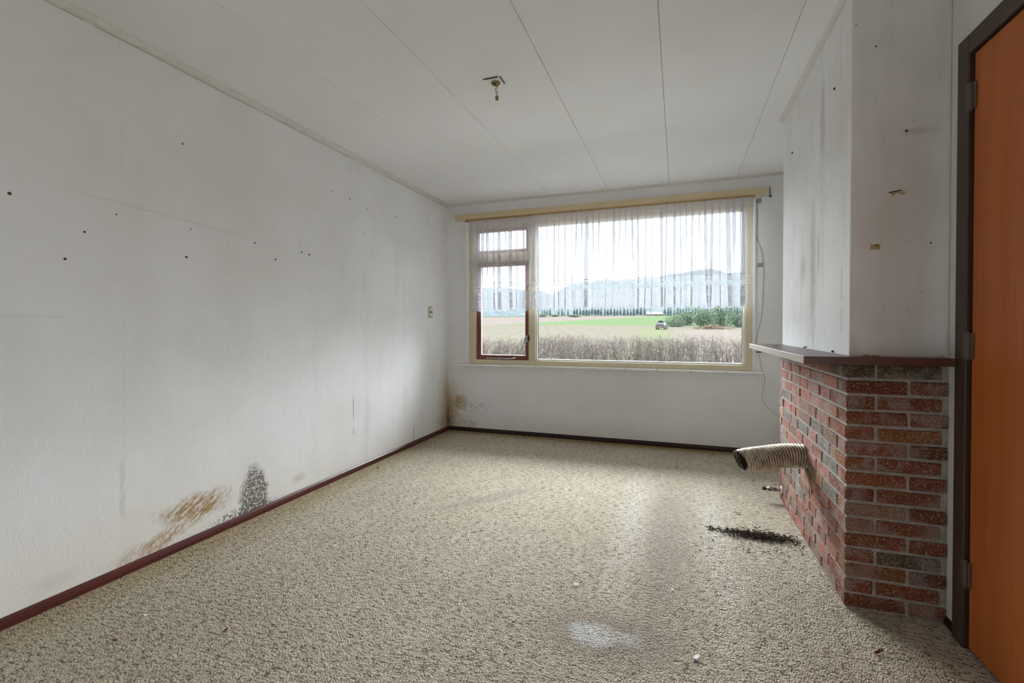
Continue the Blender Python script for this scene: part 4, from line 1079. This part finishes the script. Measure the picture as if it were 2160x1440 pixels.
def conifer_mesh(seed):
    rr = random.Random(seed); b = MB(); z = 0.12
    for k in range(6):
        r = 0.22*(1-k/6.3)*rr.uniform(.85, 1.15); z0 = 0.10+k*0.145
        n = 9; V = []
        tip = b.bm.verts.new((rr.uniform(-.01, .01), 0, min(1, z0+0.24)))
        ring = [b.bm.verts.new((math.cos(6.283*i/n)*r*rr.uniform(.75, 1.2), math.sin(6.283*i/n)*r*rr.uniform(.75, 1.2), z0+rr.uniform(-.02, .02))) for i in range(n)]
        for i in range(n): b.bm.faces.new((ring[i], ring[(i+1) % n], tip))
    o = b.build('crown', M['conifer']); me = o.data; bpy.data.objects.remove(o); return me
con = [conifer_mesh(i) for i in range(4)]
rr = random.Random(17); u = 985.0; i = 0
while u < 1690 and i < 130:
    v = 663.6+rr.uniform(-0.5, 1.2); 
    if 1366 < u < 1402: u += 5; continue
    q = tpx(u, v+1.5)
    hp = rr.uniform(15, 24)*(1.15 if u > 1200 else 0.8); dep = (q-CAM).dot(_f); h = hp/F_PX*dep
    e = empty('conifer', (q.x, q.y, q.z-0.3)); i += 1
    tag(e, 'dark blue green conifer in the tree line along the far field edge', 'tree', 'conifers at the forest edge')
    for me, nm in ((con[i % 4], 'crown'), (trunk_me, 'trunk')):
        o = bpy.data.objects.new(nm, me); C.objects.link(o); o.parent = e; o.rotation_euler = (0, 0, i); o.scale = (h*.9, h*.9, h)
    u += rr.uniform(5.0, 8.0)

# low shed in front of the tree line
q = tpx(1384, 665.5); dep = (q-CAM).dot(_f); k = dep/F_PX
sh = empty('farm_shed', q); tag(sh, 'long low whitish farm shed at the far edge of the field', 'shed')
rt = Vector((_r.x, _r.y, 0)).normalized(); bk = Vector((-rt.y, rt.x, 0))
Msh = Matrix.Translation(q) @ Matrix(((rt.x, bk.x, 0, 0), (rt.y, bk.y, 0, 0), (0, 0, 1, 0), (0, 0, 0, 1)))
M['shed_wall'] = mat('shed cladding', paint((0.077, 0.077, 0.081), (0.063, 0.063, 0.068)), 0.8, 0.1)
M['shed_roof'] = mat('pale sheet roof', paint((0.104, 0.106, 0.113), (0.090, 0.090, 0.099)), 0.6, 0.2)
MB().box(-19*k, 19*k, 0, 12*k, -1, 3.0*k, M=Msh).build('wall', M['shed_wall'], sh)
b = MB(); b.sweep([(-.5*k, 2.9*k), (6*k, 8.2*k), (12.5*k, 2.9*k)], Msh @ Vector((-19.5*k, 0, 0)), Msh @ Vector((19.5*k, 0, 0)), bk, (0, 0, 1)); b.build('roof', M['shed_roof'], sh)
b = MB(); b.box(-3*k, 3*k, -0.3, 0.1, -0.5, 2.6*k, M=Msh); b.box(8*k, 12*k, -0.3, 0.1, -0.5, 2.6*k, M=Msh); b.build('gate', M['trunk'], sh)
q = tpx(1372.5, 666); MB().tube([q, q+Vector((0, 0, 14/F_PX*(q-CAM).dot(_f)))], 0.25, 6).build('field_pole', M['shed_roof']); tag(bpy.data.objects['field_pole'], 'thin pale pole standing by the left end of the shed', 'pole')

# parked car on the track (rear view)
q = tpx(1392, 695.0); car = empty('parked_car', q); tag(car, 'dark grey car seen from behind on the grassy track', 'car')
dep = (q-CAM).dot(_f); s = 18.5/F_PX*dep/1.78
hd = math.atan2(ray(1392, 690).y, ray(1392, 690).x)-math.pi/2-0.16
Mc = Matrix.Translation(q) @ Matrix.Rotation(hd, 4, 'Z') @ Matrix.Scale(s, 4)
M['car'] = mat('dark grey car paint', (0.022, 0.024, 0.028), 0.5, 0.25)
M['car_glass'] = mat('car rear glass', (0.06, 0.055, 0.06), 0.35, 0.3)
M['tyre'] = mat('tyre rubber', (0.02, 0.02, 0.02), 0.8, 0.2)
M['lamp_red'] = mat('red tail lamp', (0.25, 0.03, 0.03), 0.3, 0.5)
M['plate'] = mat('yellow number plate', (0.30, 0.26, 0.10), 0.5, 0.3)
M['chrome'] = mat('pale trim', (0.07, 0.072, 0.08), 0.5, 0.3)
bodyprof = [(0, .32), (0, .62), (.05, .92), (.55, .98), (3.0, .95), (4.1, .80), (4.3, .60), (4.3, .30)]
b = MB(); b.sweep(bodyprof, Mc @ Vector((-.89, 0, 0)), Mc @ Vector((.89, 0, 0)), (Mc.to_3x3() @ Vector((0, 1, 0))), (0, 0, s)); b.build('body', M['car'], car)
b = MB(); V = []
for (x_, y_, z_) in ((-.80, .12, .95), (.80, .12, .95), (.80, 3.0, .95), (-.80, 3.0, .95), (-.62, .50, 1.46), (.62, .50, 1.46), (.62, 2.1, 1.46), (-.62, 2.1, 1.46)): V.append(b.bm.verts.new(Mc @ Vector((x_, y_, z_))))
for f in ((0, 1, 5, 4), (1, 2, 6, 5), (2, 3, 7, 6), (3, 0, 4, 7), (4, 5, 6, 7), (3, 2, 1, 0)): b.bm.faces.new([V[i] for i in f])
b.build('cabin', M['car'], car)
b = MB(); b.poly([Mc @ Vector(t) for t in ((-.66, .155, 1.02), (.66, .155, 1.02), (.54, .425, 1.40), (-.54, .425, 1.40))], .03*s, (Mc.to_3x3() @ Vector((0, -.8, .5)))/s); b.build('rear_window', M['car_glass'], car)
b = MB(); b.box(-.42, .42, .75, 2.1, 1.56, 1.86, .08, 2, M=Mc); b.box(-.6, .6, .9, .95, 1.46, 1.58, M=Mc); b.box(-.6, .6, 1.8, 1.85, 1.46, 1.58, M=Mc); b.build('roof_box', M['tyre'], car, label='black roof box')
for sx in (-1, 1):
    for yy in (.75, 3.4): b = MB(); b.tube([Mc @ Vector((sx*.72, yy, .32)), Mc @ Vector((sx*.90, yy, .32))], .33*s, 16); b.build('wheel', M['tyre'], car)
    b = MB(); b.box(sx*.70-.13, sx*.70+.13, -.03, .06, .70, .88, .01, M=Mc); b.build('tail_lamp', M['lamp_red'], car)
    b = MB(); b.box(sx*1.0-.08, sx*1.0+.08, 2.6, 2.75, .95, 1.12, .02, M=Mc); b.build('wing_mirror', M['car'], car)
b = MB(); b.box(-.26, .26, -.04, .0, .58, .69, M=Mc); b.build('number_plate', M['plate'], car)
b = MB(); b.box(-.89, .89, -.07, .05, .34, .52, .02, M=Mc); b.build('bumper', M['chrome'], car)

# ------------------------------------------------------------------ clipped hedge outside the window
M['twig'] = mat('grey brown hedge twigs', leaf_paint((0.117, 0.101, 0.094), (0.077, 0.057, 0.049)), 0.9, 0.05)
M['hleaf'] = mat('hedge leaves', leaf_paint((0.114, 0.084, 0.063), (0.128, 0.124, 0.057)), 0.8, 0.1)
M['hgreen'] = mat('green hedge shoots', leaf_paint((0.101, 0.128, 0.041), (0.134, 0.154, 0.061)), 0.8, 0.1)
rr = random.Random(33); V = []; Fc = []
def stick(a, b_, r0, r1):
    d = (b_-a); s1_ = d.cross(Vector((0.3, 1, 0.1))).normalized(); s2_ = d.cross(s1_).normalized(); k = len(V)
    for q, r in ((a, r0), (b_, r1)):
        for t in range(3): V.append(q+(s1_*math.cos(2.09*t)+s2_*math.sin(2.09*t))*r)
    for t in range(3): Fc.append((k+t, k+(t+1) % 3, k+3+(t+1) % 3, k+3+t))
LV, LF, GV, GF = [], [], [], []
def leafq(q, L, g):
    A, B_ = (GV, GF) if g else (LV, LF)
    a = Vector((rr.gauss(0, 1), rr.gauss(0, 1), rr.gauss(0, 1))).normalized(); c = a.cross(Vector((rr.gauss(0, 1), rr.gauss(0, 1), rr.gauss(0, 1)))).normalized(); k = len(A)
    A += [q-a*L, q+c*L*.45, q+a*L, q-c*L*.45]; B_.append((k, k+1, k+2, k+3))
HY = 8.6
def htop(x): return 0.93+0.02*noise.noise(Vector((x*1.3, 0, 0)))*3+0.03*noise.noise(Vector((x*5, 3, 0)))-0.05*(1 if x < -.3 else 0)
for i in range(1500):
    x = rr.uniform(-2.6, 5.4); y = HY+rr.gauss(0, .15); q = Vector((x, y, -.36)); top = htop(x)+rr.uniform(-.12, .03); d = Vector((rr.gauss(0, .10), rr.gauss(0, .08), 1))
    n = 5; r = rr.uniform(.004, .010); H = top+.36
    green = (x < 0.35 and x > -.1) or (2.55 < x < 3.9 and rr.random() < .5)
    for s_ in range(n):
        d2 = d+Vector((rr.gauss(0, .16), rr.gauss(0, .13), 0)); e = q+d2*(H/n); e.z = min(e.z, top+.05)
        stick(q, e, r*(1-s_/n*.8), r*(1-(s_+1)/n*.8))
        if s_ >= 1:
            for t in range(3 if s_ >= 2 else 1):
                L = rr.uniform(.07, .2); a = q+(e-q)*rr.random(); f = a+Vector((rr.gauss(0, .7), rr.gauss(0, .6), rr.uniform(.2, 1))).normalized()*L
                if f.z > top+.05: f.z = top+.05
                stick(a, f, .0028, .0012)
                g_ = a+(f-a)*.6; h_ = g_+Vector((rr.gauss(0, .7), rr.gauss(0, .6), rr.uniform(-.2, .9))).normalized()*L*.6
                stick(g_, h_, .0018, .0010)
                if rr.random() < (.30 if s_ < 3 else .65): leafq(f, rr.uniform(.008, .016), green and rr.random() < .75)
        q = e
hg = empty('clipped_hedge', (1.4, HY, -.35)); tag(hg, 'half bare clipped hedge just outside below the window view', 'hedge')
for nm, v_, f_, m_ in (('twigs', V, Fc, 'twig'), ('brown_leaves', LV, LF, 'hleaf'), ('green_shoots', GV, GF, 'hgreen')):
    o = mesh_obj(nm, [w-hg.location for w in v_], f_, M[m_], hg); o['kind'] = 'stuff'
